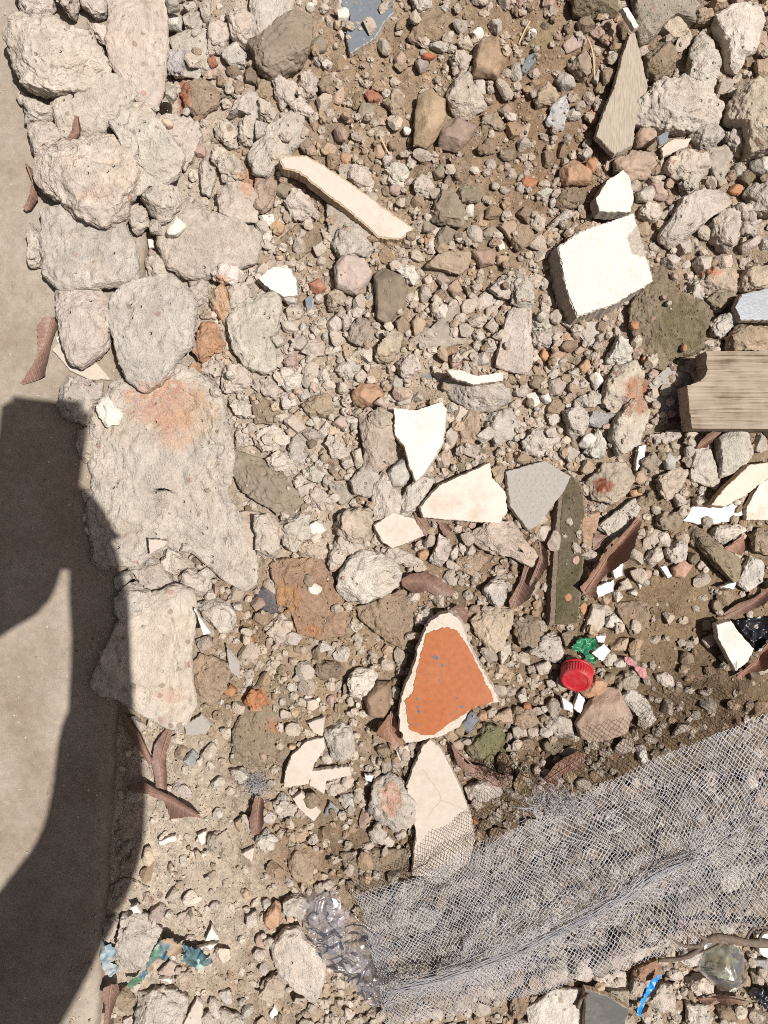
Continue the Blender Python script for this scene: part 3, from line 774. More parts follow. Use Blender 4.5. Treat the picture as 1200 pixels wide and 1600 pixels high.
m 12 f:930,940 1000,900 1070,910 1060,980 950,1010
t 22 -:1100,1000 1160,960 1170,1080 1120,1080
c 18 re:295 200 22 26
c 14 re:220 340 20 24
c 14 re:330 380 22 24
c 14 re:235 500 26 22
c 16 re:490 230 28 36
c 18 re:540 200 26 40
b 14 re:540 300 24 24
b 12 re:620 340 18 26
c 14 re:480 460 30 26
p 14 se:170 495 28 24
c 14 re:110 490 24 34
c 12 re:600 600 14 24
c 12 re:370 690 26 22
c 14 re:420 730 24 18
b 12 re:820 250 18 22
c 12 re:780 420 16 18
b 14 re:770 170 22 26
c 16 re:490 560 28 30
c 12 re:710 600 18 16
b 12 re:690 410 18 14
c 14 re:920 710 28 26
c 12 re:1000 320 22 24
c 14 re:1050 310 24 24
b 12 re:470 690 14 14
c 16 re:60 860 30 28
c 14 re:260 780 24 18
b 12 re:1170 140 18 18
c 12 re:1180 420 16 20
""",
(800, 400): """
mb 34 r:640,60 720,60 780,180 850,200 920,260 900,340 880,430 760,470 720,520 650,500 590,410 560,320 560,230
c 26 r:695,20 740,0 790,20 770,60 720,50
wc 26 r:820,130 860,110 900,150 890,210 850,270 830,250
tc 36 r:840,110 900,70 1040,60 1050,170 980,190 910,185
dm 24 r:910,210 960,180 1040,180 1010,240 960,260
c 28 -:850,30 880,0 940,0 940,50 880,80
c 26 -:950,0 1040,0 1020,60 970,60
ct 44 -:1060,130 1110,50 1190,60 1230,90 1190,150 1080,165
gw 32 r:925,310 980,280 1060,250 1070,300 1010,380 940,370
t 46 -:1010,390 1060,320 1170,360 1230,420 1200,445 1020,445
cp 20 r:890,410 920,390 955,410 950,440 900,445
cw 34 r:450,480 500,370 580,430 575,490 500,525 455,510
tw 38 r:440,600 480,530 580,500 610,560 600,650 560,720 480,730 430,690
c 40 r:510,740 630,590 640,760 600,870 500,930 460,850 480,770
w 22 r:360,560 410,540 430,600 390,630
po 18 f:190,460 240,370 295,370 280,430 210,490
ot 18 s:310,520 350,480 370,520 330,560
cg 20 f:230,310 330,310 410,310 400,390 350,420 300,360
cg 24 r:85,300 120,275 190,290 190,340 100,350
c 22 r:95,340 200,330 230,370 160,440 100,410
c 28 r:0,100 60,90 100,140 100,250 40,250 0,220
cg 30 f:-75,510 -30,300 15,240 84,264 90,510 75,546 0,540
cp 22 r:170,590 230,570 260,610 240,650 180,650
cg 22 r:290,680 340,650 420,640 430,680 380,710 310,705
cg 40 -:240,730 340,705 380,730 350,820 300,870 270,820
gk 20 f:375,730 510,740 470,770 410,800 360,790
w 20 -:310,890 350,820 400,860 370,915
gw 24 -:340,920 400,820 445,890 420,950
w 18 -:60,650 110,640 130,690 100,710
w 16 -:130,660 165,625 185,680 160,700
c 18 r:160,740 210,720 230,770 180,800
c 14 r:150,810 200,800 215,850 170,850
c 28 r:50,870 110,800 200,830 230,900 150,940 70,920
c 20 r:230,920 270,880 315,920 270,970
tc 38 -:360,1060 430,980 540,970 570,1050 540,1110 470,1160 380,1140
cm 22 r:610,960 660,920 700,950 640,1030 600,1010
tc 32 r:680,1050 760,990 830,1010 800,1090 720,1140 690,1120
cg 30 f:830,1010 870,880 920,910 970,1060 950,1090 840,1050
wg 46 -:960,860 1020,810 1110,830 1110,950 1060,1010 970,1030
c 20 r:810,900 860,870 870,950 820,960
kw 20 s:705,950 735,920 765,950 760,1000 720,1000
ot 16 s:550,1100 600,1090 610,1120 560,1130
m 16 r:615,1110 650,1090 660,1140 620,1150
c 26 r:750,1120 790,1110 820,1160 780,1190
c 26 f:480,1205 560,1145 605,1140 585,1200 540,1280 470,1330 405,1265
c 20 r:640,840 700,830 790,810 790,850 700,880 620,880
c 18 re:140 280 20 30
b 16 re:270 420 40 26
c 16 re:200 500 30 30
c 14 re:150 130 20 30
c 14 re:110 480 30 26
c 16 re:40 640 34 22
b 12 re:420 330 18 26
c 14 re:290 600 20 30
c 14 re:410 380 16 18
p 12 se:760 95 16 18
o 12 se:575 325 22 20
o 12 se:805 432 14 18
o 12 se:620 485 14 14
p 14 se:660 550 24 20
c 14 re:735 220 14 14
p 12 se:710 195 14 12
c 16 re:1120 560 1 1
b 16 re:120 590 40 30
c 14 re:260 700 18 14
c 16 re:20 850 22 18
c 18 re:160 1060 1 1
o 14 se:150 465 18 26
t 16 re:600 1040 30 30
c 18 re:850 840 36 22
g 20 re:1160 880 36 40
c 20 re:880 1150 34 26
""",
(0, 800): """
g 24 -:540,290 600,270 615,310 550,380
c 44 -:550,400 620,320 720,400 720,420 650,490 590,525 550,470
c 42 r:600,230 660,190 740,230 790,300 835,360 820,400 770,430 720,390 650,310
c 40 kf:534,570 615,435 720,390 810,354 900,375 918,450 891,690 915,900 870,975 795,1005 705,960 570,870 450,840 444,780
c 26 -:760,150 830,190 910,240 820,290 760,250
c 24 r:830,320 900,260 1000,340 940,420 880,360
c 22 r:920,290 1000,240 1040,270 980,320
cg 40 -:925,440 990,400 1060,420 1110,500 1070,560 960,540
tc 22 -:1070,370 1110,340 1150,370 1130,415 1080,410
g 16 -:1090,430 1130,420 1135,460 1100,465
r 14 f:1000,350 1030,320 1050,370 1020,395
tb 30 r:890,720 930,670 1030,700 1070,740 1060,830 990,900 920,880
cp 20 -:915,600 980,580 1010,640 960,680
tc 46 s:1020,90 1050,15 1155,0 1275,15 1314,75 1290,180 1200,210 1095,165
ot 12 s:1148,572 1165,565 1185,600 1160,620
o 18 s:1045,850 1080,810 1110,830 1090,870
o 22 r:1140,870 1180,840 1230,850 1230,930 1160,920
gk 16 -:860,1160 900,1110 935,1150 900,1200
c 20 r:940,1140 990,1080 1020,1110 1000,1160 950,1180
c 18 r:390,60 425,60 430,110 400,100
c 14 -:385,10 410,5 415,45 390,45
c 16 r:980,320 1020,310 1010,350
c 14 re:870 170 30 22
c 12 re:900 215 16 18
c 14 re:940 250 24 18
""",
(400, 800): """
bo 24 rf:70,250 130,230 300,225 340,290 390,400 430,450 400,560 300,580 200,560 160,440 110,430 100,340
w 16 -:238,345 270,325 310,355 300,390 250,380
cw 56 -:385,310 430,240 500,185 560,190 640,240 675,280 660,340 590,390 500,420 430,420 390,370
c 26 -:345,260 340,200 380,160 430,200 410,260 370,285
c 24 r:350,150 400,120 510,150 500,190 430,200
bt 34 r:490,450 600,400 690,370 740,410 740,560 690,640 620,600 560,550 490,490
c 36 r:0,30 60,20 100,80 100,200 60,240 0,220
c 36 r:105,30 180,0 250,20 250,110 180,180 130,150
w 22 r:250,60 300,35 345,70 300,110 260,100
ct 24 r:185,190 260,110 330,140 330,210 230,225
ct 44 r:350,60 420,-10 540,-10 540,120 480,150 400,110
c 26 r:560,150 620,150 740,210 790,240 760,280 690,250 600,200
c 32 -:815,230 860,110 915,130 900,200 860,270
cp 42 r:985,120 1065,60 1200,45 1335,240 1290,255 1200,210 1110,195
c 18 -:900,190 950,150 940,220 910,235
c 18 -:970,180 1010,150 1035,190 1000,215
tb 20 r:940,220 1040,190 1090,230 1010,290 950,270
ot 14 se:785 200 28 25
c 26 r:745,470 800,440 830,470 800,540 760,540
wc 36 r:1060,370 1140,300 1185,370 1150,450 1090,430
ct 32 r:1010,510 1050,450 1190,450 1200,520 1150,640 1100,650 1030,570
cd 18 -:1040,640 1100,630 1140,690 1100,720
c 22 -:1130,640 1190,600 1190,660 1150,720
cw 36 -:430,780 470,740 540,740 570,770 500,880 450,870
b 36 s:510,870 570,800 640,800 640,890 600,960 530,950
c 26 r:45,540 130,450 165,540 150,580 100,620 60,570
c 20 r:100,600 170,560 220,580 190,620 140,620
tb 16 rf:80,640 250,620 260,700 240,780 170,800 120,760
b 22 r:280,740 300,700 400,720 410,780 310,790
c 16 r:290,620 320,600 360,640 300,660
cg 32 r:325,1010 380,975 440,1010 460,1110 400,1160 350,1130
k 16 s:950,1000 1010,935 1045,970 1000,1040
ot 14 se:1065 955 22 28
t 20 -:1100,960 1190,920 1210,990 1130,990
m 32 r:990,1070 1050,1000 1140,1010 1155,1080 1110,1160 1050,1180 1000,1140
pb 16 -:920,1080 970,1060 980,1110 940,1120
tb 18 r:860,1040 920,1010 960,1050 920,1080
bd 18 rf:0,820 80,800 150,850 210,940 180,1080 120,1150 0,1180 -110,1160 -90,1000
w 10 -e:245 870 20 18
w 10 -e:285 880 15 15
w 10 -e:440 885 16 16
w 10 -e:478 905 11 12
c 14 re:780 150 26 26
c 14 re:950 80 24 24
c 14 re:740 400 28 26
t 14 re:1150 740 30 26
b 14 re:1160 820 1 1
t 12 se:170 1100 18 14
b 20 r:410,810 430,790 430,850 410,860
c 16 re:655 850 20 34
b 18 re:590 1120 34 30
c 16 re:330 1150 34 26
""",
(800, 800): """
ot 22 f:300,110 330,0 410,0 380,130 350,190 310,150
c 26 r:640,190 700,155 700,210 650,270 620,230
cw 26 r:720,190 780,130 830,160 820,220 750,230
c 20 r:680,90 740,100 740,160 690,160
po 20 s:750,260 800,225 845,250 800,310 755,300
w 10 -e:600 320 15 38
c 16 r:505,330 540,310 560,350 530,380
cw 16 r:470,380 500,360 520,400 490,425
w 14 -:540,380 580,360 590,395
db 26 r:680,60 690,0 820,0 740,90
mt 38 -:820,80 880,70 960,150 1060,220 1060,310 1030,330 960,260 900,190 850,130
wc 26 -:915,110 960,70 1060,55 1110,80 1080,110 990,150
bt 30 -:1115,110 1160,80 1230,90 1230,210 1130,180
gw 28 f:1050,330 1110,210 1180,240 1160,320 1110,370
wt 22 sf:330,560 380,430 430,440 430,520 390,570
cw 18 r:440,500 480,480 520,520 490,555 440,540
ot 26 s:320,840 400,770 445,800 430,850 350,870
t 18 r:450,600 550,590 560,650 470,650
cm 28 r:480,780 560,730 590,770 560,830 490,820
pt 48 s:305,990 380,870 450,830 500,840 555,960 520,1030 400,1075 330,1050
wc 26 f:510,860 560,825 620,870 670,970 630,1005 590,960 530,890
gc 26 -:150,960 200,950 270,970 280,1060 230,1070 170,1010
mc 20 r:150,920 190,870 240,900 200,960
bt 22 r:0,920 120,910 130,980 60,1010 0,990
cg 28 -:70,660 160,580 200,550 240,660 220,700 170,690
bd 30 r:0,500 100,490 160,530 110,630 40,620
c 18 r:110,720 180,690 190,760 130,760
c 18 r:20,860 60,820 70,890 30,900
or 12 se:70 910 18 16
c 14 r:160,790 210,780 220,820 170,830
c 18 r:0,1010 40,1000 45,1050 10,1075
b 16 rf:480,430 560,420 640,430 640,540 560,580
pc 14 -:890,600 940,570 960,630 920,640
m 14 r:970,680 1000,660 1010,740
w 20 r:580,1100 630,1090 640,1170 600,1170
b 18 r:230,570 300,555 310,620 260,660
db 14 r:550,620 590,600 600,690 560,700
cw 14 re:460 690 34 30
c 16 re:510 710 36 24
b 16 re:460 780 30 26
t 14 re:435 410 26 26
o 5 se:338 455 18 26
o 4 se:262 400 18 18
p 4 se:300 225 16 20
b 14 re:560 120 40 44
c 16 re:150 100 40 36
w 10 -e:118 60 16 22
p 12 se:635 290 20 24
c 12 re:625 330 18 16
m 16 re:850 220 22 30
b 16 re:820 690 30 34
c 14 re:100 1035 30 26
m 18 re:190 1100 44 40
b 16 re:70 1090 36 30
c 14 re:160 1030 30 26
m 14 re:15 1105 22 24
b 12 re:1010 920 1 1
b 16 re:540 1060 34 34
b 14 re:680 1150 24 34
b 14 re:960 440 24 30
b 14 re:1000 400 40 34
""",
(0, 1200): """
ct 12 f:510,560 600,515 690,560 690,620 620,650 560,680 540,610
cp 22 -:690,680 740,630 780,660 750,720 700,725
c 28 -:475,720 550,690 550,780 510,820 480,790
cg 44 r:570,690 680,700 750,760 740,830 690,910 640,950 570,890 560,800
ct 20 r:840,690 900,665 950,700 940,770 860,750
c 42 r:640,1070 760,1040 860,1070 860,1180 800,1230 640,1230
g 26 f:1000,1170 1040,1130 1140,1170 1150,1240 1010,1240
ct 22 r:850,940 910,920 930,1010 880,1040 830,1000
pc 16 r:740,960 800,900 840,930 820,980
c 18 r:780,70 820,50 880,80 900,140 830,130
ct 18 r:980,320 1060,300 1090,380 1040,440 980,390
t 16 -:1090,260 1140,225 1165,250 1120,300
c 24 -:1075,10 1140,0 1170,40 1120,75
c 18 r:980,80 1040,30 1060,70 1000,100
g 14 r:560,360 620,340 620,400 570,410
bt 26 r:540,1040 600,1030 630,1100 570,1150 530,1120
c 18 r:1150,700 1200,670 1210,760 1160,740
c 18 r:580,1180 640,1160 660,1230 570,1230
c 20 r:950,1160 1000,1120 1010,1220 960,1220
c 16 r:1030,1050 1080,1040 1090,1100 1040,1110
w 10 -e:905 400 12 12
w 8 -e:950 408 14 10
c 14 re:790 690 24 20
c 12 re:860 430 20 26
p 8 se:820 500 16 14
c 14 re:1010 650 26 22
c 14 re:1160 1140 30 26
c 12 re:890 800 26 18
""",
(400, 1200): """
gc 42 r:530,180 570,60 620,30 680,70 740,150 740,230 690,300 620,260 540,250
c 24 r:530,300 570,265 620,300 590,360 540,350
c 20 -:580,340 620,315 650,340 630,375
cg 22 r:85,150 130,130 200,190 190,210 110,230
wc 24 -:0,330 50,285 100,340 60,390 10,400
t 20 r:120,300 200,265 240,300 220,350 140,330
bt 24 r:150,380 220,350 300,400 280,520 200,550 160,450
to 24 s:40,690 90,625 120,650 110,730 60,755 40,720
c 28 -:130,620 200,590 250,640 200,710 130,710
g 14 se:50 640 24 24
cw 46 f:80,830 140,760 200,750 230,800 320,890 320,990 270,1085 200,1030 110,950
ct 28 r:30,1000 100,960 140,1010 130,1080 60,1100 20,1060
b 18 rf:400,400 500,390 690,380 720,500 600,550 480,560
c 26 -:980,90 1100,50 1160,110 1080,150 1000,150
c 20 r:310,70 380,40 430,40 420,110 340,120
g 16 r:390,130 450,120 460,190 410,200
c 14 re:270 330 26 24
c 14 re:40 940 26 26
p 14 se:20 810 22 28
c 16 re:340 550 30 24
c 12 re:680 310 26 20
c 14 re:560 1160 40 30
c 12 re:440 1160 24 20
o 12 se:1020 250 20 18
c 14 re:20 880 30 30
c 16 re:60 230 30 28
b 14 re:260 150 36 34
""",
(800, 1200): """
gw 24 f:81,1125 189,1041 330,1041 345,1125 315,1230 90,1230
br 24 f:580,930 690,890 690,980 560,985
cw 14 f:390,990 470,950 530,960 545,1030 430,1025
c 32 r:600,1100 700,1010 790,1020 780,1110 690,1140
c 28 r:800,990 900,980 940,1020 870,1080
tc 22 -:540,1080 570,980 620,1000 590,1110
wg 30 -:820,1110 920,1120 930,1230 820,1230
g 22 r:620,1160 690,1140 710,1230 620,1230
wc 24 -:780,860 900,840 890,920 800,930
gk 20 f:1110,900 1200,890 1230,930 1190,960
mc 16 f:440,1040 550,1040 540,1100
b 20 r:0,1080 60,1050 80,1120 30,1180 0,1160
c 18 r:30,1180 100,1200 80,1240 20,1240
tc 18 r:1120,960 1180,960 1180,1020 1130,1010
b 20 r:960,1120 1040,1110 1060,1170 980,1190
c 16 re:760 970 34 26
b 16 re:640 900 1 1
c 16 re:1070 1150 40 30
""",
}

# ------------------------------------------------------------------ naming of the loose pieces
LAND = [("the orange tile shard", 700, 1060), ("the red bottle cap", 903, 1053), ("the wooden plank", 1130, 610), ("the white painted block", 940, 410),
        ("the long cream tile strip", 540, 305), ("the clear plastic bag", 535, 1480), ("the net's left end", 640, 1490), ("the net's long fold", 880, 1440), ("the net's frayed tuft", 868, 1255), ("the net's lower edge", 900, 1535), ("the net's far end", 1170, 1300), ("the blue-green wrapper", 265, 1490),
        ("the pointed fibre-cement shard", 968, 150), ("the bright white tile shard", 657, 690), ("the grey embossed tile", 845, 770), ("the orange-stained slab", 255, 740),
        ("the top blue-grey tile", 575, 30), ("the cracked cream tile", 690, 1245), ("the mossy strip", 885, 870), ("the leaf on the apron", 65, 545),
        ("the white triangular chip", 435, 438), ("the black plastic scrap", 1175, 985), ("the blue plastic strip", 1015, 1555), ("the pitted slab in shadow", 240, 1030),
        ("the leaf on the boulder", 112, 205), ("the square concrete chip block", 273, 98), ("the mauve stone", 715, 208), ("the dark triangular stone", 690, 515)]
CWORD = {'c': 'pale beige', 'g': 'grey', 'w': 'off-white', 'b': 'brown', 'd': 'dark brown', 't': 'tan', 'o': 'orange', 'p': 'pinkish', 'r': 'red', 'm': 'mossy', 'k': 'blue-grey'}
ORD = ['', 'second ', 'third ', 'fourth ', 'fifth ', 'sixth ', 'seventh ', 'eighth ', 'ninth ', 'tenth ', 'eleventh ', 'twelfth ']
KINDS = {'c': ('concrete_lump', 'concrete lump', 'concrete'), 'g': ('concrete_lump', 'concrete lump', 'concrete'), 'w': ('plaster_fragment', 'plaster bit', 'plaster'),
         'b': ('soil_clod', 'soil clod', 'clod'), 'd': ('stone', 'stone', 'stone'), 't': ('stone', 'stone', 'stone'), 'p': ('stone', 'stone', 'stone'),
         'm': ('stone', 'stone', 'stone'), 'k': ('stone', 'stone chip', 'stone'), 'o': ('brick_fragment', 'brick fragment', 'brick'), 'r': ('brick_fragment', 'brick fragment', 'brick')}
PENDING = []       # (object, descriptor, px, py)
GROUPS = {'concrete_lump': 'loose concrete lumps of the rubble', 'plaster_fragment': 'bits of broken plaster', 'soil_clod': 'clods of brown soil', 'stone': 'loose stones in the rubble', 'brick_fragment': 'bits of broken brick'}
def describe(code, flags, poly, area):
    p = np.asarray(poly); q = p - p.mean(0); ev = np.sqrt(np.maximum(np.linalg.eigvalsh(q.T @ q / len(q)), 1e-6)); asp = ev[1] / ev[0]
    size = 'tiny' if area < 350 else 'small' if area < 1000 else 'fist-sized' if area > 5500 else 'medium' if area < 2600 else 'large'
    if area > 14000: size = 'very large'
    shp = 'long' if asp > 2.0 else 'smooth' if 's' in flags else 'flat' if 'f' in flags else 'rough' if 'r' in flags else 'angular'
    cw = CWORD[code[0]]
    if len(code) > 1 and CWORD[code[1]] != cw: cw = CWORD[code[1]].split()[-1] + '-' + cw.split()[-1] if code[0] in 'cwg' else cw
    return f"{size} {shp} {cw}"
def direction(dx, dy):
    a = math.degrees(math.atan2(-dy, dx)) % 360
    return ['right of', 'upper right of', 'above', 'upper left of', 'left of', 'lower left of', 'below', 'lower right of'][int((a + 22.5) // 45) % 8]
def assign_labels():
    groups = {}
    for (o, d, x, y) in PENDING:
        best = sorted(((x - lx) ** 2 + (y - ly) ** 2, n, lx, ly) for (n, lx, ly) in LAND)[0]
        groups.setdefault((d, direction(x - best[2], y - best[3]), best[1]), []).append((best[0], o))
    for (d, dr, n), lst in groups.items():
        lst.sort(key=lambda t: t[0])
        for k, (_, o) in enumerate(lst):
            if len(lst) == 1: o['label'] = f"{d} {dr} {n}"
            else: o['label'] = f"{d} {dr} {n}, {ORD[min(k, 11)]}nearest"

# ------------------------------------------------------------------ stone builder
def stone(poly_px, h_px, code, flags, seed):
    r = np.random.default_rng(seed)
    poly_px = np.asarray(poly_px, float); h = h_px * S * (1.0 if 'f' in flags else 1.22)
    (cpx, area) = centroid(poly_px)
    rad_px = math.sqrt(area / math.pi)
    embed = h * (0.24 if 'f' not in flags else 0.22)
    poly_px = cpx + (poly_px - cpx) * (1.09 if rad_px < 60 else 1.06)
    base = settle(poly_px, h, embed, 35)
    pw = pxa(poly_px, 0.02); on = np.mean(pw[:, 0] < edge_x(pw[:, 1]))
    if on > 0.12: base = max(base, APRON_Z - 0.0015)
    zc = base + h * 0.5
    poly = pxa(poly_px, base + h * 0.55); c, _ = centroid(poly)
    th, R = radial(poly, c)
    rm = float(np.mean(R))
    sub = 4 if rad_px < 14 else 5 if rad_px < 42 else 6 if rad_px < 95 else 7
    D, F = ico(sub)
    ang = r.uniform(0, 6.28); ca, sa = math.cos(ang), math.sin(ang)
    D = D @ np.array([[ca, -sa, 0], [sa, ca, 0], [0, 0, 1]])
    F = F[D[F][:, :, 2].mean(1) > -0.6]          # the underside lies in the soil
    rho = np.hypot(D[:, 0], D[:, 1]); t = np.arctan2(D[:, 1], D[:, 0])
    RR = np.interp(t, np.append(th, math.pi), np.append(R, R[0]))
    b = 0.8 if 's' in flags else 0.44
    if 'f' in flags: b = 0.42
    k = RR * rho ** b
    uz = np.sign(D[:, 2]) * np.abs(D[:, 2]) ** (0.9 if 's' in flags else 0.75)
    P = np.stack([np.cos(t) * k, np.sin(t) * k, uz * h / 2], 1)
    taper = 1 - 0.14 * np.maximum(0, -uz); P[:, :2] *= taper[:, None]
    sc = np.array([rm, rm, h / 2]); Q = P / sc
    npl = 3 if 's' in flags else 8
    for i in range(npl):
        nz = r.uniform(0.25 if rad_px < 30 else 0.55, 0.95); a = r.uniform(0, 6.28); n = np.array([math.cos(a) * math.sqrt(1 - nz * nz), math.sin(a) * math.sqrt(1 - nz * nz), nz])
        sup = np.max(Q @ n); dd = sup * (r.uniform(0.72, 0.93) if 's' in flags else r.uniform(0.84, 0.97) if 'f' in flags else r.uniform(0.62, 0.90))
        Q -= np.maximum(Q @ n - dd, 0)[:, None] * n * 0.93
    a = r.uniform(0, 6.28); tl = r.uniform(0.03, 0.22)
    n = np.array([math.cos(a) * tl, math.sin(a) * tl, 1]); n /= np.linalg.norm(n)
    dd = np.max(Q @ n) * (0.8 if 's' in flags else 0.72 if 'f' not in flags else 0.62); Q -= np.maximum(Q @ n - dd, 0)[:, None] * n * 0.9
    P = Q * sc
    nrm = Q / sc; nrm /= np.linalg.norm(nrm, axis=1)[:, None] + 1e-9
    off = r.uniform(-50, 50, 3)
    rr = min(rm, h * 0.7)
    d = fbm(P / rm * 1.5 + off, 3) * rr * (0.10 if rad_px < 30 else 0.07)
    rough = 1.75 if 'r' in flags else 0.35 if 's' in flags else 1.3
    d += rough * (fbm(P / rm * 5 + off * 1.3, 3) * rr * 0.034)
    if sub >= 5:
        d += rough * (0.0012 * fbm(P / 0.0060 + off, 4, 0.6))
        d -= rough * 0.0016 * np.clip(fbm(P / 0.0045 + off * 0.7, 2) - 0.18, 0, 0.5)
        d += rough * 0.0010 * np.clip(fbm(P / 0.018 + off * 0.4, 2) * 6, -0.5, 0.5)
    P = P + nrm * d[:, None]
    W = P + np.array([c[0], c[1], zc])
    hm_add(W[D[:, 2] > -0.2])
    # base colour of the piece: mottled, with its own stains
    col0 = mixcol(code) * r.uniform(0.92, 1.08) * (1 + r.uniform(-0.03, 0.03, 3) * np.array([1, 0.5, 0.8]))
    if 's' not in flags and code[0] in 'ptmdobr': col0 = col0 * 0.78 + np.array([0.42, 0.36, 0.29]) * 0.20
    mot = 1 + 0.20 * fbm(W / 0.022 + off, 3) + 0.12 * fbm(W / 0.006 + off, 2)
    col = col0[None, :] * mot[:, None]
    warm = np.clip(fbm(W / 0.03 + off * 2, 3) * 1.3, 0, 1)[:, None] * 0.4
    col = col * (1 - warm) + col * np.array([1.03, 0.90, 0.76]) * warm
    if area > 600: col = patches(W[:, 0], W[:, 1], W[:, 2], col)
    name, noun, cat = KINDS[code[0]]
    if 'k' in flags: mat = M['conglomerate']
    elif 's' in flags: mat = M['stone']
    else: mat = {'concrete_lump': M['concrete'], 'plaster_fragment': M['concrete'] if len(code) > 1 else M['plaster'], 'soil_clod': M['clod'], 'stone': M['concrete'] if code[0] == 't' else M['clod'] if code[0] == 'm' else M['stone'], 'brick_fragment': M['brick']}[name]
    org = np.array([c[0], c[1], base])
    o = mesh(name, W - org, F, mat, col); o.location = org
    tag(o, cat=cat, group=GROUPS[name])
    PENDING.append((o, describe(code, flags, poly_px, area) + ' ' + noun, cpx[0], cpx[1]))
    return o
ITEMS = []
for (tx, ty), txt in TILES.items():
    for ln in txt.strip().splitlines():
        head, body = ln.split(':'); code, h, fl = head.split()
        if fl.endswith('e') and ',' not in body:
            cx, cy, rx, ry = map(float, body.split())
            if rx < 5: continue
            rot = random.uniform(0, 6.28); n = 9
            pts = []
            for i in range(n):
                a = i / n * 6.283; k = random.uniform(0.88, 1.14)
                pts.append((cx + rx * k * math.cos(a), cy + ry * k * math.sin(a)))
        else:
            pts = [tuple(map(float, p.split(','))) for p in body.split()]
        pts = [(tx + x / 3, ty + y / 3) for x, y in pts]
        ITEMS.append((centroid(pts)[1], pts, float(h), code, fl.replace('e', '') if fl != '-' else ''))
ITEMS.sort(key=lambda t: -t[0])
SEED = [100]
def stones(lo, hi):
    for (A, pts, h, code, fl) in ITEMS:
        if lo <= A < hi:
            SEED[0] += 1; stone(pts, h, code, fl, SEED[0])
stones(2200, 1e9)

# ------------------------------------------------------------------ flat shards
def jag(poly, step=3.0, amp=0.8, seed=0):
    r = np.random.default_rng(seed); out = []
    n = len(poly)
    for i in range(n):
        a = np.array(poly[i], float); b = np.array(poly[(i + 1) % n], float); L = np.linalg.norm(b - a); k = max(1, int(L / step)); nn = np.array([-(b - a)[1], (b - a)[0]]) / (L + 1e-9)
        for j in range(k):
            t = j / k; w = 0 if j == 0 else 1
            out.append(a + (b - a) * t + nn * w * (r.normal() * amp * 0.5 + amp * 1.2 * math.sin(t * 9 + i * 2.1) * r.uniform(0, 0.6)))
    return np.array(out)
def inset(poly, d):
    p = np.asarray(poly, float); A = np.sum(p[:, 0] * np.roll(p[:, 1], -1) - np.roll(p[:, 0], -1) * p[:, 1])
    e = np.roll(p, -1, 0) - np.roll(p, 1, 0); n = np.stack([-e[:, 1], e[:, 0]], 1); n /= np.linalg.norm(n, axis=1)[:, None] + 1e-9
    return p + n * d * np.sign(A)
def prism(P, z0, z1, grow=0.0):
    n = len(P); B = inset(P, -grow) if grow else P
    V = [(x, y, z0) for x, y in B] + [(x, y, (z0 * 0.15 + z1 * 0.85)) for x, y in P] + [(x, y, z1) for x, y in inset(P, 0.00025)]
    F = [tuple(range(n))[::-1], tuple(range(2 * n, 3 * n))]
    for i in range(n):
        j = (i + 1) % n
        F.append((i, j, n + j, n + i)); F.append((n + i, n + j, 2 * n + j, 2 * n + i))
    return V, F
def fixwind(P):
    A = np.sum(P[:, 0] * np.roll(P[:, 1], -1) - np.roll(P[:, 0], -1) * P[:, 1])
    return P if A > 0 else P[::-1]
SH = [0]
HMS = np.zeros(HM.shape, bool)
def shard(name, label, cat, poly_px, t_px, body, face, tilt=(0, 0), lift=0.0, facepoly=None, group=None, pct=62, facename='glaze', amp=0.8, chips=None, rim=0.0):
    SH[0] += 1; t = t_px * S
    base = settle(poly_px, t, 0.0, pct) + lift
    jp = jag(poly_px, 3.0, amp, SH[0])
    P = fixwind(pxa(jp, base + t)); c = P.mean(0); P = P - c
    root = empty(name, (c[0], c[1], base)); root.rotation_euler = (math.radians(tilt[0]), math.radians(tilt[1]), 0)
    V, F = prism(P, 0, t, t * 0.12)
    b = mesh('body', V, F, body, smooth=False, parent=root)
    if face is not None:
        fp = fixwind(pxa(jag(facepoly, 2.2, amp * 0.9, SH[0] + 50), base + t)) - c if facepoly is not None else inset(P, (0.0003 + rim + min(0.0011, 0.045 * math.sqrt(centroid(P)[1])) * np.clip(n2(P[:, 0], P[:, 1], 170, SH[0] * 1.7, 2) + 0.05, 0, 1))[:, None])
        ft = min(0.0006, t * 0.2) if name != 'painted_block' else 0.0012
        V, F = prism(fp, t + 0.00005, t + ft)
        f = mesh(facename, V, F, face, smooth=False, parent=root)
    if chips:
        for k, (x, y, s_) in enumerate(chips):
            a = np.linspace(0, 6.28, 7, endpoint=False); rr = s_ * np.random.default_rng(k).uniform(0.6, 1.3, 7)
            cp = fixwind(pxa(np.stack([x + rr * np.cos(a), y + rr * 0.8 * np.sin(a)], 1), base + t)) - c
            V, F = prism(cp, t + 0.0003, t + 0.00075)
            mesh('chip', V, F, M['chip_dark'], smooth=False, parent=root)
    hm_add_poly(P + c, base + t)
    sl, m_ = hm_mask(P + c); HMS[sl] |= m_
    tag(root, label, cat, group)
    return root
def Z(tx, ty, s): return [(tx + float(a.split(',')[0]) / 3, ty + float(a.split(',')[1]) / 3) for a in s.split()]
def Q_(s): return [tuple(map(float, a.split(','))) for a in s.split()]
G_T = 'broken tile shards in the rubble'
shard('tile_shard', 'blue-grey speckled glossy tile shard at the very top of the rubble', 'tile shard', Z(400, 0, '360,-40 650,-40 650,60 600,110 560,180 440,250 420,160 440,110 440,60 400,20'), 9, M['grey_body'], M['blue_glaze'], (1, -2), group=G_T)
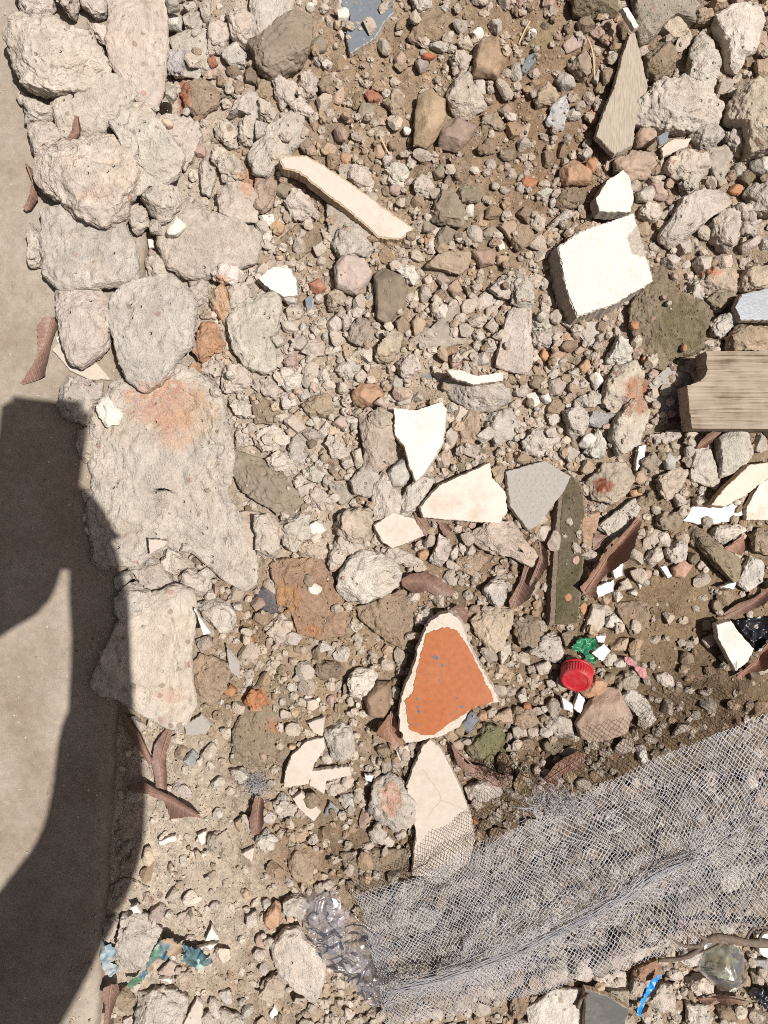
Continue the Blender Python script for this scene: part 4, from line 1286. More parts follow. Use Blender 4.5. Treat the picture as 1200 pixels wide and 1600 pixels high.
shard('tile_shard', 'long curved cream ceramic tile strip lying diagonally on brown soil', 'tile shard', Z(400, 0, '105,760 130,740 230,735 320,780 420,840 540,920 640,990 740,1050 720,1090 660,1110 570,1105 520,1060 420,980 280,880 200,820 120,800'), 22, M['tan_biscuit'], M['cream_glaze'], (4, 5), 0.006, group=G_T, rim=0.0012)
shard('fibre_cement_shard', 'long pointed grey-tan fibre-cement shard near the top edge', 'cement shard', Z(800, 0, '555,150 580,140 605,230 625,340 640,400 580,560 560,690 470,735 385,650 400,590 480,400 520,250'), 9, M['grey_body'], M['fibre'], (-3, 4), 0.012, facename='face')
shard('tile_shard', 'thin pale tile sliver lying between grey concrete lumps', 'tile shard', Z(800, 0, '700,690 750,655 840,650 820,690 710,735'), 5, M['biscuit'], M['cream_glaze'], (3, -5), 0.004, group=G_T)
shard('tile_shard', 'tiny dark blue-grey tile corner under the pale sliver', 'tile shard', Z(800, 0, '680,640 720,615 735,620 730,660 690,680'), 5, M['grey_body'], M['blue_glaze'], (2, 3), group=G_T)
shard('plaster_fragment', 'thick cream-white plaster piece just above the white painted block', 'plaster', Z(800, 0, '385,940 440,850 520,795 550,830 570,930 550,1000 400,1000'), 20, M['grey_body'], M['white_paint'], (-3, 4), 0.006, facename='painted_face')
shard('plaster_fragment', 'short white plaster stick beside the fibre-cement point', 'plaster', Z(800, 0, '510,40 540,35 595,120 572,132'), 8, M['biscuit'], M['white_paint'], (4, 4), 0.012, facename='painted_face')
blk = shard('painted_block', 'thick white painted concrete block with one grey broken corner', 'block', Q_('868,388 905,362 990,332 1002,375 1020,440 958,478 897,500 880,455'), 42, M['grey_body'], M['white_paint'], (-2, 3), 0.0, Q_('870,390 905,364 988,334 994,352 978,372 985,398 1008,404 1019,440 958,476 898,497 881,455'), pct=30, facename='painted_face', amp=1.4)
shard('tile_shard', 'cream tile chip lying under pale stones on the concrete apron', 'tile shard', Z(0, 400, '245,440 280,400 320,460 380,520 450,500 520,580 420,580 330,540'), 6, M['biscuit'], M['cream_glaze'], (0, 0), group=G_T, pct=30)
shard('tile_shard', 'tiny white chip beside the curled leaf on the apron', 'tile shard', Z(0, 400, '262,380 290,372 300,398 270,407'), 4, M['biscuit'], M['white_glaze'], group=G_T)
shard('tile_shard', 'tiny white chip on pale lumps below the big boulder', 'tile shard', Z(0, 0, '692,1120 715,1113 721,1160 697,1162'), 4, M['biscuit'], M['white_glaze'], (4, 3), 0.004, group=G_T)
shard('plaster_fragment', 'bright white rounded triangular chip beside a pale flat stone', 'plaster', Z(400, 400, '5,110 80,50 160,60 190,120 195,190 130,200 60,160'), 14, M['grey_body'], M['white_glaze'], (-5, 3), 0.008, facename='painted_face')
shard('tile_shard', 'small blue-grey tile sliver below the red brick bit', 'tile shard', Z(400, 400, '230,200 255,178 270,200 262,285 240,275'), 6, M['grey_body'], M['blue_glaze'], group=G_T, lift=0.004)
shard('tile_shard', 'narrow white tile sliver above a grey cylindrical stone', 'tile shard', Z(400, 400, '890,530 950,530 1040,560 1160,540 1160,582 1020,602 920,570'), 9, M['biscuit'], M['white_paint'], (4, 0), 0.012, group=G_T)
shard('tile_shard', 'bright white wedge-shaped tile shard in the middle of the rubble', 'tile shard', Q_('616,637 650,641 690,628 699,640 694,690 681,715 660,745 650,753 640,730 633,700 617,680'), 12, M['biscuit'], M['white_glaze'], (-3, -3), 0.012, group=G_T)
shard('tile_shard', 'broad cream tile shard right below the bright white wedge', 'tile shard', Q_('655,792 685,758 765,722 768,745 790,768 793,800 780,818 700,812 660,808'), 11, M['biscuit'], M['cream_glaze'], (2, 3), 0.010, group=G_T)
emb = shard('tile_shard', 'grey embossed tile shard with a pale lump on it', 'tile shard', Q_('790,737 850,720 893,745 880,770 840,820 825,830 795,790'), 10, M['grey_body'], M['grey_tile'], (-2, 2), 0.008, group=G_T)
shard('tile_shard', 'tapering grey-tan tile shard half shaded by the wooden plank', 'tile shard', Z(800, 400, '640,600 720,520 880,505 900,590 820,640 790,720 710,775 660,680'), 8, M['grey_body'], M['grey_tile'], (3, -2), 0.0, group=G_T, pct=40)
shard('tile_shard', 'blue-grey glossy tile shard at the rim above the wooden plank', 'tile shard', Z(800, 400, '1040,240 1070,180 1200,150 1300,130 1300,300 1070,302'), 10, M['grey_body'], M['blue_glaze'], (2, 2), 0.014, group=G_T)
shard('tile_shard', 'narrow white tile strip standing out below the brick-topped lump', 'tile shard', Z(800, 400, '590,890 627,885 618,950 582,1010 575,1000'), 7, M['biscuit'], M['white_glaze'], (0, 5), 0.002, group=G_T)
shard('tile_shard', 'pinkish-beige tile bar at the rim below the plank', 'tile shard', Q_('1108,790 1125,768 1170,727 1215,720 1215,738 1160,777 1130,793'), 12, M['tan_biscuit'], M['pink_glaze'], (-3, 3), 0.014, group=G_T)
shard('tile_shard', 'white tile piece under the pinkish-beige tile bar', 'tile shard', Q_('1067,814 1098,765 1106,785 1135,791 1158,776 1160,805 1140,815 1100,821'), 8, M['biscuit'], M['white_glaze'], (0, 0), 0.0, group=G_T)
shard('tile_shard', 'pale tile corner cut by the photo rim below the plank', 'tile shard', Q_('1165,792 1185,757 1215,735 1215,812 1165,813'), 8, M['biscuit'], M['cream_glaze'], (2, 2), 0.003, group=G_T)
mossy = shard('timber_offcut', 'dark mossy strip of old board standing on edge among leaves', 'board', Q_('874,742 884,734 908,757 914,800 911,890 902,975 856,977 863,860'), 16, M['root'], M['moss'], (0, 5), 0.0, Q_('880,743 886,737 906,760 912,800 909,890 900,973 865,975 871,860'), facename='moss_cover', pct=30)
mm_ = [ch for ch in mossy.children if ch.name.startswith('moss')][0].data
_v = np.zeros(len(mm_.vertices) * 3); mm_.vertices.foreach_get('co', _v); _v = _v.reshape(-1, 3)
_a = mm_.color_attributes.new('Col', 'FLOAT_COLOR', 'POINT'); _c = np.ones((len(_v), 4), np.float32)
_w = np.clip(n2(_v[:, 0], _v[:, 1], 40, 1.5) * 1.5 + 0.4, 0, 1)[:, None]
_c[:, :3] = (1 - _w) * np.array([0.15, 0.12, 0.08]) + _w * np.array([0.09, 0.083, 0.04]); _a.data.foreach_set('color', _c.ravel().astype(np.float32))
shard('tile_shard', 'orange glazed tile shard with a broken white rim', 'tile shard', Q_('625,1110 628,1090 648,1040 655,1010 670,975 690,960 705,958 720,970 740,1020 760,1055 782,1096 760,1100 737,1106 720,1135 690,1150 650,1160 635,1162 625,1140'), 20, M['biscuit'], M['orange_glaze'], (-1, -3), 0.012,
      Q_('645,1085 634,1095 640,1140 660,1149 680,1148 700,1132 725,1117 740,1105 772,1096 770,1086 750,1045 733,1010 715,985 700,980 688,983 668,990 657,1030 650,1060'), group=G_T, amp=1.3,
      chips=[(682, 1029, 5), (693, 1040, 3), (653, 1092, 2.5), (654, 1106, 3), (655, 1112, 3), (643, 1132, 2), (653, 1133, 2), (722, 1104, 3), (715, 1090, 2), (688, 1063, 1.6)])
crk = shard('tile_shard', 'cracked cream tile shard running under the net', 'tile shard', Q_('635,1228 660,1165 672,1154 690,1170 715,1220 735,1270 742,1312 735,1345 700,1372 643,1370 650,1300'), 10, M['biscuit'], M['cream_glaze'], (1, -2), 0.008, group=G_T)
def crack(obj, t_px, P):
    z = obj.location.z + t_px * S; V, F = [], []
    Pw = pxa(jag(P, 3.0, 0.9, 4)[:-max(1, int(np.linalg.norm(np.subtract(P[0], P[-1])) / 3.0))], z) - np.array(obj.location[:2])
    for i, p in enumerate(Pw):
        a = Pw[min(i + 1, len(Pw) - 1)] - Pw[max(i - 1, 0)]; nn = np.array([-a[1], a[0]]) / (np.linalg.norm(a) + 1e-9) * 0.00022
        V += [(p[0] - nn[0], p[1] - nn[1], t_px * S + 0.00068), (p[0] + nn[0], p[1] + nn[1], t_px * S + 0.00068)]
        if i: k = 2 * i; F.append((k - 2, k - 1, k + 1, k))
    mesh('crack', V, F, M['tan_biscuit'], parent=obj)
crack(crk, 10, Z(400, 1200, '780,0 820,60 858,110 868,150 915,165 985,195'))
crack(crk, 10, Z(400, 1200, '868,150 835,185 800,232'))
shard('tile_shard', 'small pale tile corner between the orange and cracked cream tiles', 'tile shard', Z(400, 800, '650,1110 720,1090 722,1140 680,1192'), 7, M['biscuit'], M['cream_glaze'], (2, 2), group=G_T)
shard('tile_shard', 'cream tile shard below a grey pitted lump', 'tile shard', Q_('443,1230 445,1205 455,1180 480,1158 505,1153 508,1170 490,1195 482,1225'), 8, M['biscuit'], M['cream_glaze'], (-2, 3), 0.006, group=G_T)
shard('tile_shard', 'angular cream tile piece just right of another cream shard', 'tile shard', Q_('485,1204 545,1197 549,1212 510,1220 506,1241 483,1226'), 8, M['biscuit'], M['cream_glaze'], (2, 2), 0.006, group=G_T)
shard('tile_shard', 'upright narrow cream shard above a cream tile', 'tile shard', Z(400, 800, '240,990 320,958 312,1050 270,1035'), 7, M['biscuit'], M['cream_glaze'], (2, -4), 0.004, group=G_T)
shard('tile_shard', 'small grey-white rectangular tile chip under the cream shards', 'tile shard', Z(400, 1200, '170,140 210,110 306,205 270,252 200,190'), 7, M['biscuit'], M['cream_glaze'], (3, 2), 0.004, group=G_T)
shard('tile_shard', 'small blue-grey triangular tile chip in brown soil', 'tile shard', Z(400, 1200, '345,160 370,180 408,225 318,216'), 5, M['grey_body'], M['blue_glaze'], (2, 2), 0.003, group=G_T)
shard('tile_shard', 'thick flat cream-white plaster slab above the brown leaves', 'tile shard', Z(400, 800, '550,60 640,0 740,30 790,110 640,170 590,140'), 14, M['biscuit'], M['cream_glaze'], (2, 2), 0.004, group=G_T)
shard('tile_shard', 'white tile edge peeping from under a grey lump', 'tile shard', Z(0, 800, '912,450 940,500 992,570 950,577'), 7, M['biscuit'], M['white_glaze'], (0, 3), 0.006, group=G_T)
shard('tile_shard', 'tiny cream tile bit above the shadowed pitted slab', 'tile shard', Z(0, 800, '695,125 785,135 770,160 700,200'), 6, M['biscuit'], M['cream_glaze'], (2, 2), 0.012, group=G_T)
shard('tile_shard', 'grey sliver shard beside the tan clod', 'tile shard', Z(0, 800, '1060,620 1120,700 1122,782 1070,742'), 6, M['grey_body'], M['grey_tile'], (3, 3), 0.004, group=G_T)
shard('tile_shard', 'pale flat tile piece below the pitted slab in shadow', 'tile shard', Z(0, 800, '865,1000 940,950 986,1000 960,1042 870,1046'), 7, M['biscuit'], M['grey_tile'], (1, 2), 0.002, group=G_T)
for s_, lb in (('460,250 520,230 517,300 480,312', 'small white tile square touching the curled leaf tip'), ('390,350 475,315 477,370 400,402', 'white tile rectangle below the curled leaf'),
               ('370,660 430,615 462,650 420,702', 'small white tile lozenge beside the green plastic scrap'), ('390,580 442,578 432,612 400,610', 'tiny white tile bit above the green plastic scrap'),
               ('690,255 722,250 752,300 730,312', 'narrow white tile chip beside a pinkish pebble'), ('285,920 310,845 342,880 322,947', 'white upright shard under the red bottle cap'),
               ('228,860 282,900 288,940 240,922', 'grey-white chip left of the upright white shard'), ('970,350 1050,325 1042,362', 'pale tile sliver beside a grey block')):
    shard('tile_shard', lb, 'tile shard', Z(800, 800, s_), 6, M['biscuit'], M['white_glaze'], (3, 3), 0.006, group=G_T)
shard('tile_shard', 'cream-white four-sided tile shard beside black plastic', 'tile shard', Z(800, 800, '948,526 1020,505 1060,560 1137,640 1110,700 1050,747 1000,660 960,590'), 10, M['biscuit'], M['white_paint'], (3, 4), 0.014, group=G_T)
for s_, lb in (('960,812 990,738 1027,802', 'white triangular tile bit above the wrapper end'), ('920,840 1022,818 990,850 942,872', 'white tile splinter touching the wrapper end'),
               ('742,985 808,985 800,1013', 'tiny white chip under the wrapper fold'), ('740,342 820,314 827,340 750,362', 'small white rectangular chip on pale sand'),
               ('925,312 966,292 960,352 940,362', 'tiny white and blue chip on pale sand'), ('850,1215 920,1078 952,1110 942,1215', 'cream pointed shard at the bottom rim'),
               ('1130,400 1192,368 1182,442', 'cream triangular chip above pale sand'), ('608,650 640,640 662,680 622,682', 'white chip under a thin flat plate')):
    shard('tile_shard', lb, 'tile shard', Z(0, 1200, s_), 6, M['biscuit'], M['white_glaze'] if 'white' in lb else M['cream_glaze'], (3, 3), 0.003, group=G_T)
shard('tile_shard', 'small white diamond chip below the big faceted rock', 'tile shard', Z(400, 1200, '60,1160 85,1108 107,1150 75,1177'), 5, M['biscuit'], M['white_glaze'], (2, 2), group=G_T)
shard('tile_shard', 'tiny white chip beside the orange-stained rock', 'tile shard', Z(400, 1200, '508,30 552,32 540,66 512,56'), 5, M['biscuit'], M['white_glaze'], (2, 2), 0.004, group=G_T)
shard('tile_shard', 'dark grey-blue tile shard with a yellowish edge at the bottom rim', 'tile shard', Z(800, 1200, '340,1030 440,1060 550,1130 520,1260 340,1260'), 9, M['tan_biscuit'], M['dark_glaze'], (2, 0), 0.006, group=G_T)
shard('tile_shard', 'white tile corner cut by the rim beside the dark root', 'tile shard', Z(800, 1200, '1140,780 1250,765 1250,930 1160,870'), 8, M['biscuit'], M['white_glaze'], (2, 2), 0.008, group=G_T)

stones(0, 2200)

SHM = HMS
OCC = (HM - HM0) > 0.007
# ------------------------------------------------------------------ gravel and grit (nobody could count it)
def gravel(name, n, rlo, rhi, sub, seed, label, area=None, ring=False, avoid=0.006, apron=False, pack=False, over=4):
    r = np.random.default_rng(seed); D, F = ico(sub)
    Vs, Fs, Cs = [], [], []; k = 0; tries = 0
    x = r.uniform(-0.44, 0.52 if not apron else -0.1, n * (over if not apron else 30)); y = r.uniform(-0.62, 0.62, len(x))
    ppx = x / S + 600; ppy = 800 - y / S
    inf = (np.abs(x) < 0.39) & (np.abs(y) < 0.51)
    dens = 0.55 + 0.45 * n2(x, y, 14, 6.6)
    dens *= np.where((ppx > 330) & (ppx < 950) & (ppy > 330) & (ppy < 860), 1.7, 1.0)
    dens *= np.where((ppx > 950) & (ppy > 880) & (ppy < 1200), 0.35, 1.0) * np.where((ppx > 480) & (ppx < 900) & (ppy < 330) & (rlo > 4), 0.6, 1) * np.where((ppx < 450) & (ppy > 1150), 0.9 if rhi < 4 else 0.22, 1)
    hm = hm_at(x, y); i = np.clip(((x - HX0) / HD).astype(int), 0, HNX - 1); j = np.clip(((y - HY0) / HD).astype(int), 0, HNY - 1)
    up = hm - HM0[i, j]
    ok = (r.uniform(0, 1.2, len(x)) < dens) & ((up < avoid) | (r.uniform(0, 1, len(x)) < 0.02) & (up > 0.004) & ~SHM[i, j])
    ex = edge_x(y)
    ok &= (x > ex + 0.006) if not apron else (x < ex - 0.004) & (r.uniform(0, 1, len(x)) < np.exp((x - ex) / 0.03) + 0.03)
    if ring: ok &= ~inf
    x, y = x[ok], y[ok]; rad = np.exp(r.uniform(math.log(rlo), math.log(rhi), len(x))) * S
    if pack:                                     # fill the gaps without overlaps, largest first
        o_ = np.argsort(-rad); keep = []
        for q in o_:
            ii = int((x[q] - HX0) / HD); jj = int((y[q] - HY0) / HD); w = max(1, int(round(rad[q] * 0.8 / HD)))
            if OCC[ii - w + 1:ii + w, jj - w + 1:jj + w].mean() > 0.22: continue
            OCC[ii - w:ii + w + 1, jj - w:jj + w + 1] = True; keep.append(q)
            if len(keep) >= n: break
        x, y, rad = x[keep], y[keep], rad[keep]
    else: x, y, rad = x[:n], y[:n], rad[:n]
    hm = hm_at(x, y); m = len(x)
    sc0 = soil_col(x, y)
    lum = sc0.mean(1)
    keys = list('ccccccggcgtpbdcb'); 
    rec = []
    for q in range(m):
        c = PAL[keys[r.integers(len(keys))]]
        c = c * 0.62 + sc0[q] * 0.46 if r.uniform() < 0.93 else c
        v = D * (1 + 0.30 * (r.uniform(-1, 1, len(D)))[:, None] * (0.9 if sub < 3 else 0.25))
        s3 = np.array([r.uniform(0.75, 1.35), r.uniform(0.7, 1.1), r.uniform(0.55, 0.9)]) * rad[q]
        if sub >= 3:
            for _ in range(9):
                nn = r.normal(size=3); nn /= np.linalg.norm(nn); v = v - np.maximum(v @ nn - r.uniform(0.45, 0.8), 0)[:, None] * nn
        a = r.uniform(0, 6.28); ca, sa = math.cos(a), math.sin(a)
        v = (v * s3) @ np.array([[ca, -sa, 0], [sa, ca, 0], [0, 0, 1]])
        Vs.append(v + (x[q], y[q], hm[q] + s3[2] * (0.5 if pack else 0.35))); Fs.append(F + k); k += len(D)
        Cs.append(np.tile(c * r.uniform(0.85, 1.15), (len(D), 1)))
    o = mesh(name, np.concatenate(Vs), np.concatenate(Fs), M['gravel'], np.concatenate(Cs), smooth=False)
    tag(o, label, 'gravel', kind='stuff')
    if rlo > 3:
        for q in range(m):
            ii = int((x[q] - HX0) / HD); jj = int((y[q] - HY0) / HD); w = max(0, int(rad[q] / HD * 0.7))
            sub_ = HM[max(0, ii - w):ii + w + 1, max(0, jj - w):jj + w + 1]; np.maximum(sub_, hm[q] + rad[q] * 0.8, out=sub_)
    return o
gravel('rubble', 260, 12, 34, 4, 3, 'heaped rubble continuing outside the pictured patch', ring=True)
gravel('chippings', 650, 8.5, 15, 3, 9, 'broken concrete chippings packed between the larger lumps', pack=True, over=30)
gravel('gravel', 3800, 4.2, 8.5, 2, 1, 'small broken stones filling gaps between the rubble lumps', pack=True, over=12)
gravel('pebbles', 5200, 2.4, 5.2, 2, 2, 'pea-sized gravel between the rubble stones')
gravel('grit', 15000, 0.9, 2.4, 1, 4, 'fine sandy grit lying on the soil')
def outer_rubble(n=3200):
    r = np.random.default_rng(31); D, F = ico(2); x = r.uniform(-0.3, 1.5, n * 3); y = r.uniform(-1.6, 1.6, n * 3)
    ok = ((np.abs(x - 0.04) > 0.46) | (np.abs(y) > 0.60)) & (x > edge_x(y) + 0.02); x, y = x[ok][:n], y[ok][:n]; rad = np.exp(r.uniform(math.log(5), math.log(30), len(x))) * S; z = ground_z(x, y)
    base = PAL['c'] * 0.7 + PAL['b'] * 0.3; Vs, Fs, Cs = [], [], []
    for q in range(len(x)):
        v = D * (1 + r.uniform(-.25, .25, len(D)))[:, None]
        for _ in range(7): nn = r.normal(size=3); nn /= np.linalg.norm(nn); v = v - np.maximum(v @ nn - r.uniform(.5, .8), 0)[:, None] * nn
        Vs.append(v * rad[q] * (r.uniform(.8, 1.3), r.uniform(.7, 1.1), r.uniform(.5, .8)) + (x[q], y[q], z[q] + rad[q] * .25)); Fs.append(F + q * len(D)); Cs.append(np.tile(base * r.uniform(.75, 1.15), (len(D), 1)))
    tag(mesh('rubble', np.concatenate(Vs), np.concatenate(Fs), M['gravel'], np.concatenate(Cs), smooth=False), 'loose rubble strewn over the ground farther out', 'gravel', kind='stuff')
outer_rubble()
gravel('apron_grit', 900, 0.8, 2.6, 1, 14, 'grit and crumbs spilt onto the concrete apron', apron=True)

# ------------------------------------------------------------------ thin sheets: leaves, film, wrappers
def sheet_pts(poly, step, seed=0, amp=0.4):
    r = np.random.default_rng(seed)
    B = jag(poly, step, amp, seed); lo = B.min(0); hi = B.max(0)
    xs = np.arange(lo[0], hi[0], step); ys_ = np.arange(lo[1], hi[1], step)
    I = np.array([(x + r.uniform(-.25, .25) * step, y + r.uniform(-.25, .25) * step) for x in xs for y in ys_])
    q = inset(fixwind(B), step * 0.5)
    I = I[inside(I, q)] if len(I) else I
    pts = np.concatenate([B, I]) if len(I) else B
    n = len(B); edges = [(i, (i + 1) % n) for i in range(n)]
    v, e, f, *_ = delaunay_2d_cdt([Vector(p) for p in pts], edges, [], 1, 1e-6)
    return np.array([p[:] for p in v]), [tuple(t) for t in f]
def midparam(P, line):
    line = np.asarray(line, float); seg = np.diff(line, axis=0); L = np.linalg.norm(seg, axis=1); cum = np.concatenate([[0], np.cumsum(L)])
    best = np.full(len(P), 1e9); T = np.zeros(len(P)); Dg = np.zeros(len(P))
    for i in range(len(seg)):
        u = seg[i] / (L[i] + 1e-9); rel = P - line[i]; t = rel @ u
        tc = t if (i == 0 or i == len(seg) - 1) else np.clip(t, 0, L[i])
        if i == 0: tc = np.minimum(t, L[i])
        if i == len(seg) - 1: tc = np.maximum(tc, 0)
        d = np.linalg.norm(rel - tc[:, None] * u, axis=1); s = np.sign(rel[:, 0] * u[1] - rel[:, 1] * u[0])
        b = d < best; best = np.where(b, d, best); T = np.where(b, cum[i] + tc, T); Dg = np.where(b, d * s, Dg)
    return T, Dg, cum[-1]
def tube(pts, rad, sides=6):
    pts = [Vector(p) for p in pts]; V = []; F = []; n = len(pts)
    for i, p in enumerate(pts):
        t = (pts[min(i + 1, n - 1)] - pts[max(i - 1, 0)]).normalized()
        a = t.orthogonal().normalized() if i == 0 else (a - t * a.dot(t)).normalized(); b = t.cross(a); rr = rad[i] if hasattr(rad, '__len__') else rad
        for k in range(sides):
            w = k / sides * 6.2832; V.append(p + a * math.cos(w) * rr + b * math.sin(w) * rr)
    for i in range(n - 1):
        for k in range(sides):
            j = (k + 1) % sides; F.append((i * sides + k, i * sides + j, (i + 1) * sides + j, (i + 1) * sides + k))
    F.append(tuple(range(sides))[::-1]); F.append(tuple(range((n - 1) * sides, n * sides)))
    return V, F
LEAFN = [0]
def leaf(label, poly, line, curl=8.0, lift=4.0, col=(0.20, 0.118, 0.088), rise=0.0):
    LEAFN[0] += 1; sd_ = LEAFN[0]
    ln = np.asarray(line, float)
    base = settle(poly, 0.004, 0.0, 78) + lift * S
    P, F = sheet_pts(poly, 2.6, sd_, 0.6)
    T, Dg, L = midparam(P, ln); hw = max(4.0, np.percentile(np.abs(Dg), 95))
    sp = 8.0; ph = (T - np.abs(Dg) * 0.75) / sp; fr = np.abs(ph - np.round(ph))
    vein = np.exp(-(fr / 0.10) ** 2)
    def zf(P_, T_, D_):
        z = 1.7 * curl * S * (np.abs(D_) / hw) ** 1.7 * (0.7 + 0.6 * np.sin(T_ / L * 3 + sd_)) + rise * S * (T_ / L)
        z += 2.5 * S * fbm(np.stack([P_[:, 0] / 22, P_[:, 1] / 22, np.full(len(P_), sd_ * 3.3)], 1), 2)
        return z
    z = zf(P, T, Dg) + 0
    W = np.concatenate([pxa(P, base + 0.004), (base + z)[:, None]], 1); c = W.mean(0); c[2] = base
    f = 1 + 0.22 * n2(P[:, 0], P[:, 1], 1 / 20.0, sd_ * 1.0) - 0.0 * vein
    C = np.array(col)[None, :] * f[:, None]; C = C * (1 - 0.12 * np.clip(np.abs(Dg) / hw, 0, 1)[:, None])
    root = empty('fallen_leaf', c)
    bl = mesh('blade', W - c, F, M['leaf'], C, parent=root)
    va = bl.data.attributes.new('Ven', 'FLOAT_VECTOR', 'POINT'); va.data.foreach_set('vector', np.stack([(T - np.abs(Dg) * 0.75) / sp, Dg / hw, T / L], 1).astype(np.float32).ravel())
    ts = np.linspace(0, 1, 12); lp = []
    seg = np.diff(ln, axis=0); Ls = np.linalg.norm(seg, axis=1); cum = np.concatenate([[0], np.cumsum(Ls)])
    for t in ts:
        s = t * cum[-1]; lp.append([np.interp(s, cum, ln[:, 0]), np.interp(s, cum, ln[:, 1])])
    lp = np.array(lp); T2, D2, _ = midparam(lp, ln); z2 = zf(lp, T2, D2)
    MP = np.concatenate([pxa(lp, base + 0.004), (base + z2 + 0.0003)[:, None]], 1) - c
    V, F2 = tube(MP, np.linspace(0.0009, 0.0003, 12)); mesh('midrib', V, F2, M['midrib'], parent=root)
    tag(root, label, 'leaf', 'dry brown fallen leaves')
    return root
LF = (0.255, 0.135, 0.095)
leaf('curled dry brown leaf lying alone on the sunlit concrete apron', Q_('67,495 90,493 93,510 80,540 78,580 80,588 55,594 33,600 28,597 47,573 57,540 60,510'), Q_('80,494 67,540 33,597'), 12, 5, (0.24, 0.145, 0.11))
leaf('small folded brown leaf on the grey slab above a boulder', Z(0, 0, '345,530 375,550 380,600 370,640 320,672 290,667 300,640 340,600'), Z(0, 0, '352,535 360,610 295,665'), 8, 4)
leaf('twisted reddish leaf between boulder and concrete apron', Z(0, 0, '112,758 160,800 160,880 175,930 150,970 115,985 103,970 130,900 140,820'), Z(0, 0, '115,760 150,860 120,980'), 9, 10)
leaf('upright brown leaf hanging below the pitted slab', Q_('240,1165 258,1140 268,1132 266,1155 258,1180 260,1215 262,1245 252,1252 243,1225 236,1190'), Q_('265,1135 248,1190 256,1250'), 7, 8)
leaf('brown leaf with pointed tip reaching onto pale sand', Q_('195,1230 225,1222 248,1237 270,1243 300,1265 315,1282 300,1278 270,1275 255,1255 230,1243 205,1240'), Q_('196,1231 250,1245 314,1281'), 7, 6)
leaf('narrow leaf lying in the shadow against the apron edge', Q_('188,1112 200,1120 225,1150 237,1190 232,1198 215,1165 195,1135'), Q_('189,1113 215,1150 236,1195'), 5, 6)
leaf('short brown leaf beside a grey dust ball', Q_('398,1245 412,1250 413,1285 405,1305 392,1310 390,1280'), Q_('404,1247 398,1308'), 6, 5)
leaf('broad veined brown leaf between stones in the centre', Z(400, 800, '680,320 720,290 800,280 860,310 930,370 950,400 900,395 860,400 800,370 740,380 690,350'), Z(400, 800, '682,325 800,325 948,398'), 7, 5)
leaf('small cupped leaf just above the orange tile point', Z(400, 800, '910,460 950,430 1000,470 990,520 960,530 930,490'), Z(400, 800, '912,460 985,525'), 7, 3)
leaf('brown leaf tucked under the lower rim of the broad cream tile', Z(400, 800, '740,0 790,30 830,80 840,138 800,120 760,60'), Z(400, 800, '742,2 838,135'), 5, 0)
leaf('small brown leaf peeping out below the broad cream tile', Z(400, 800, '850,45 890,50 920,80 912,115 880,110'), Z(400, 800, '852,47 915,112'), 5, 0)
leaf('long curled leaf rising beside the mossy strip', Z(800, 800, '315,350 350,320 400,240 480,130 560,60 590,20 610,50 560,140 510,220 440,290 400,340 390,400 350,390 330,370'), Z(800, 800, '350,375 470,190 600,35'), 14, 12, (0.27, 0.15, 0.105))
leaf('wide brown leaf left of the mossy strip', Z(800, 800, '40,440 0,470 -15,420 40,330 60,250 110,240 110,320 80,400'), Z(800, 800, '85,245 0,465'), 8, 6)
leaf('narrow upright leaf touching the mossy strip', Z(800, 800, '130,130 160,180 166,240 130,320 90,372 85,330 110,270 135,200'), Z(800, 800, '132,132 140,230 90,370'), 8, 8)
leaf('small dark leaf wedged between the mossy strip and a pale stone', Z(800, 800, '390,100 450,110 440,150 390,182 380,140'), Z(800, 800, '450,112 385,180'), 5, 4)
leaf('crumpled reddish leaf over the mossy long stone', Z(800, 800, '980,180 1040,150 1100,100 1095,170 1080,205 1030,185 985,195'), Z(800, 800, '982,188 1098,120'), 10, 6, (0.27, 0.13, 0.08))
leaf('ribbed brown leaf at the rim above the black plastic', Z(800, 800, '1000,480 1060,430 1140,400 1200,340 1230,330 1230,380 1150,450 1060,490 1000,505'), Z(800, 800, '1002,492 1130,430 1228,350'), 9, 8)
leaf('curled leaf at the rim below the black plastic', Z(800, 800, '1060,760 1100,740 1150,680 1190,600 1220,580 1225,680 1170,740 1110,760 1070,790'), Z(800, 800, '1065,770 1150,715 1215,610'), 12, 10, (0.24, 0.12, 0.08))
leaf('dark leaf sticking out under the lower side of the plank', Z(800, 400, '870,900 900,840 960,810 1010,810 950,860 910,900'), Z(800, 400, '872,897 1005,812'), 6, 4)
leaf('reddish-brown leaf left of the orange tile foot', Z(400, 800, '560,1020 600,980 640,930 665,1000 692,1112 640,1100 600,1060'), Z(400, 800, '640,935 630,1030 688,1108'), 9, 4, (0.25, 0.13, 0.085))
leaf('ribbed leaf right of the cracked cream tile', Q_('705,1165 730,1195 760,1200 790,1215 797,1234 770,1230 740,1215 715,1195'), Q_('706,1166 750,1208 795,1232'), 6, 6)
leaf('glossy brown curled leaf at the frayed net edge', Q_('850,1218 870,1195 900,1175 918,1180 908,1202 880,1212 868,1232'), Q_('855,1222 916,1181'), 9, 10, (0.2, 0.1, 0.06))
leaf('small olive-brown leaf left of the frayed net edge', Q_('803,1225 815,1205 828,1215 820,1240 808,1247'), Q_('818,1208 808,1244'), 5, 5, (0.22, 0.16, 0.08))
leaf('brown leaf at the apron foot in the bottom corner', Z(0, 1200, '480,1040 545,1020 555,1060 530,1130 500,1220 480,1220 490,1120 470,1080'), Z(0, 1200, '515,1025 495,1215'), 6, 5)
leaf('wavy brown leaf at the bottom rim under the bottle scrap', Z(800, 1200, '880,1090 950,1060 1000,1050 1090,1080 1100,1112 1030,1102 960,1092 900,1112'), Z(800, 1200, '882,1095 1000,1075 1098,1105'), 9, 8)

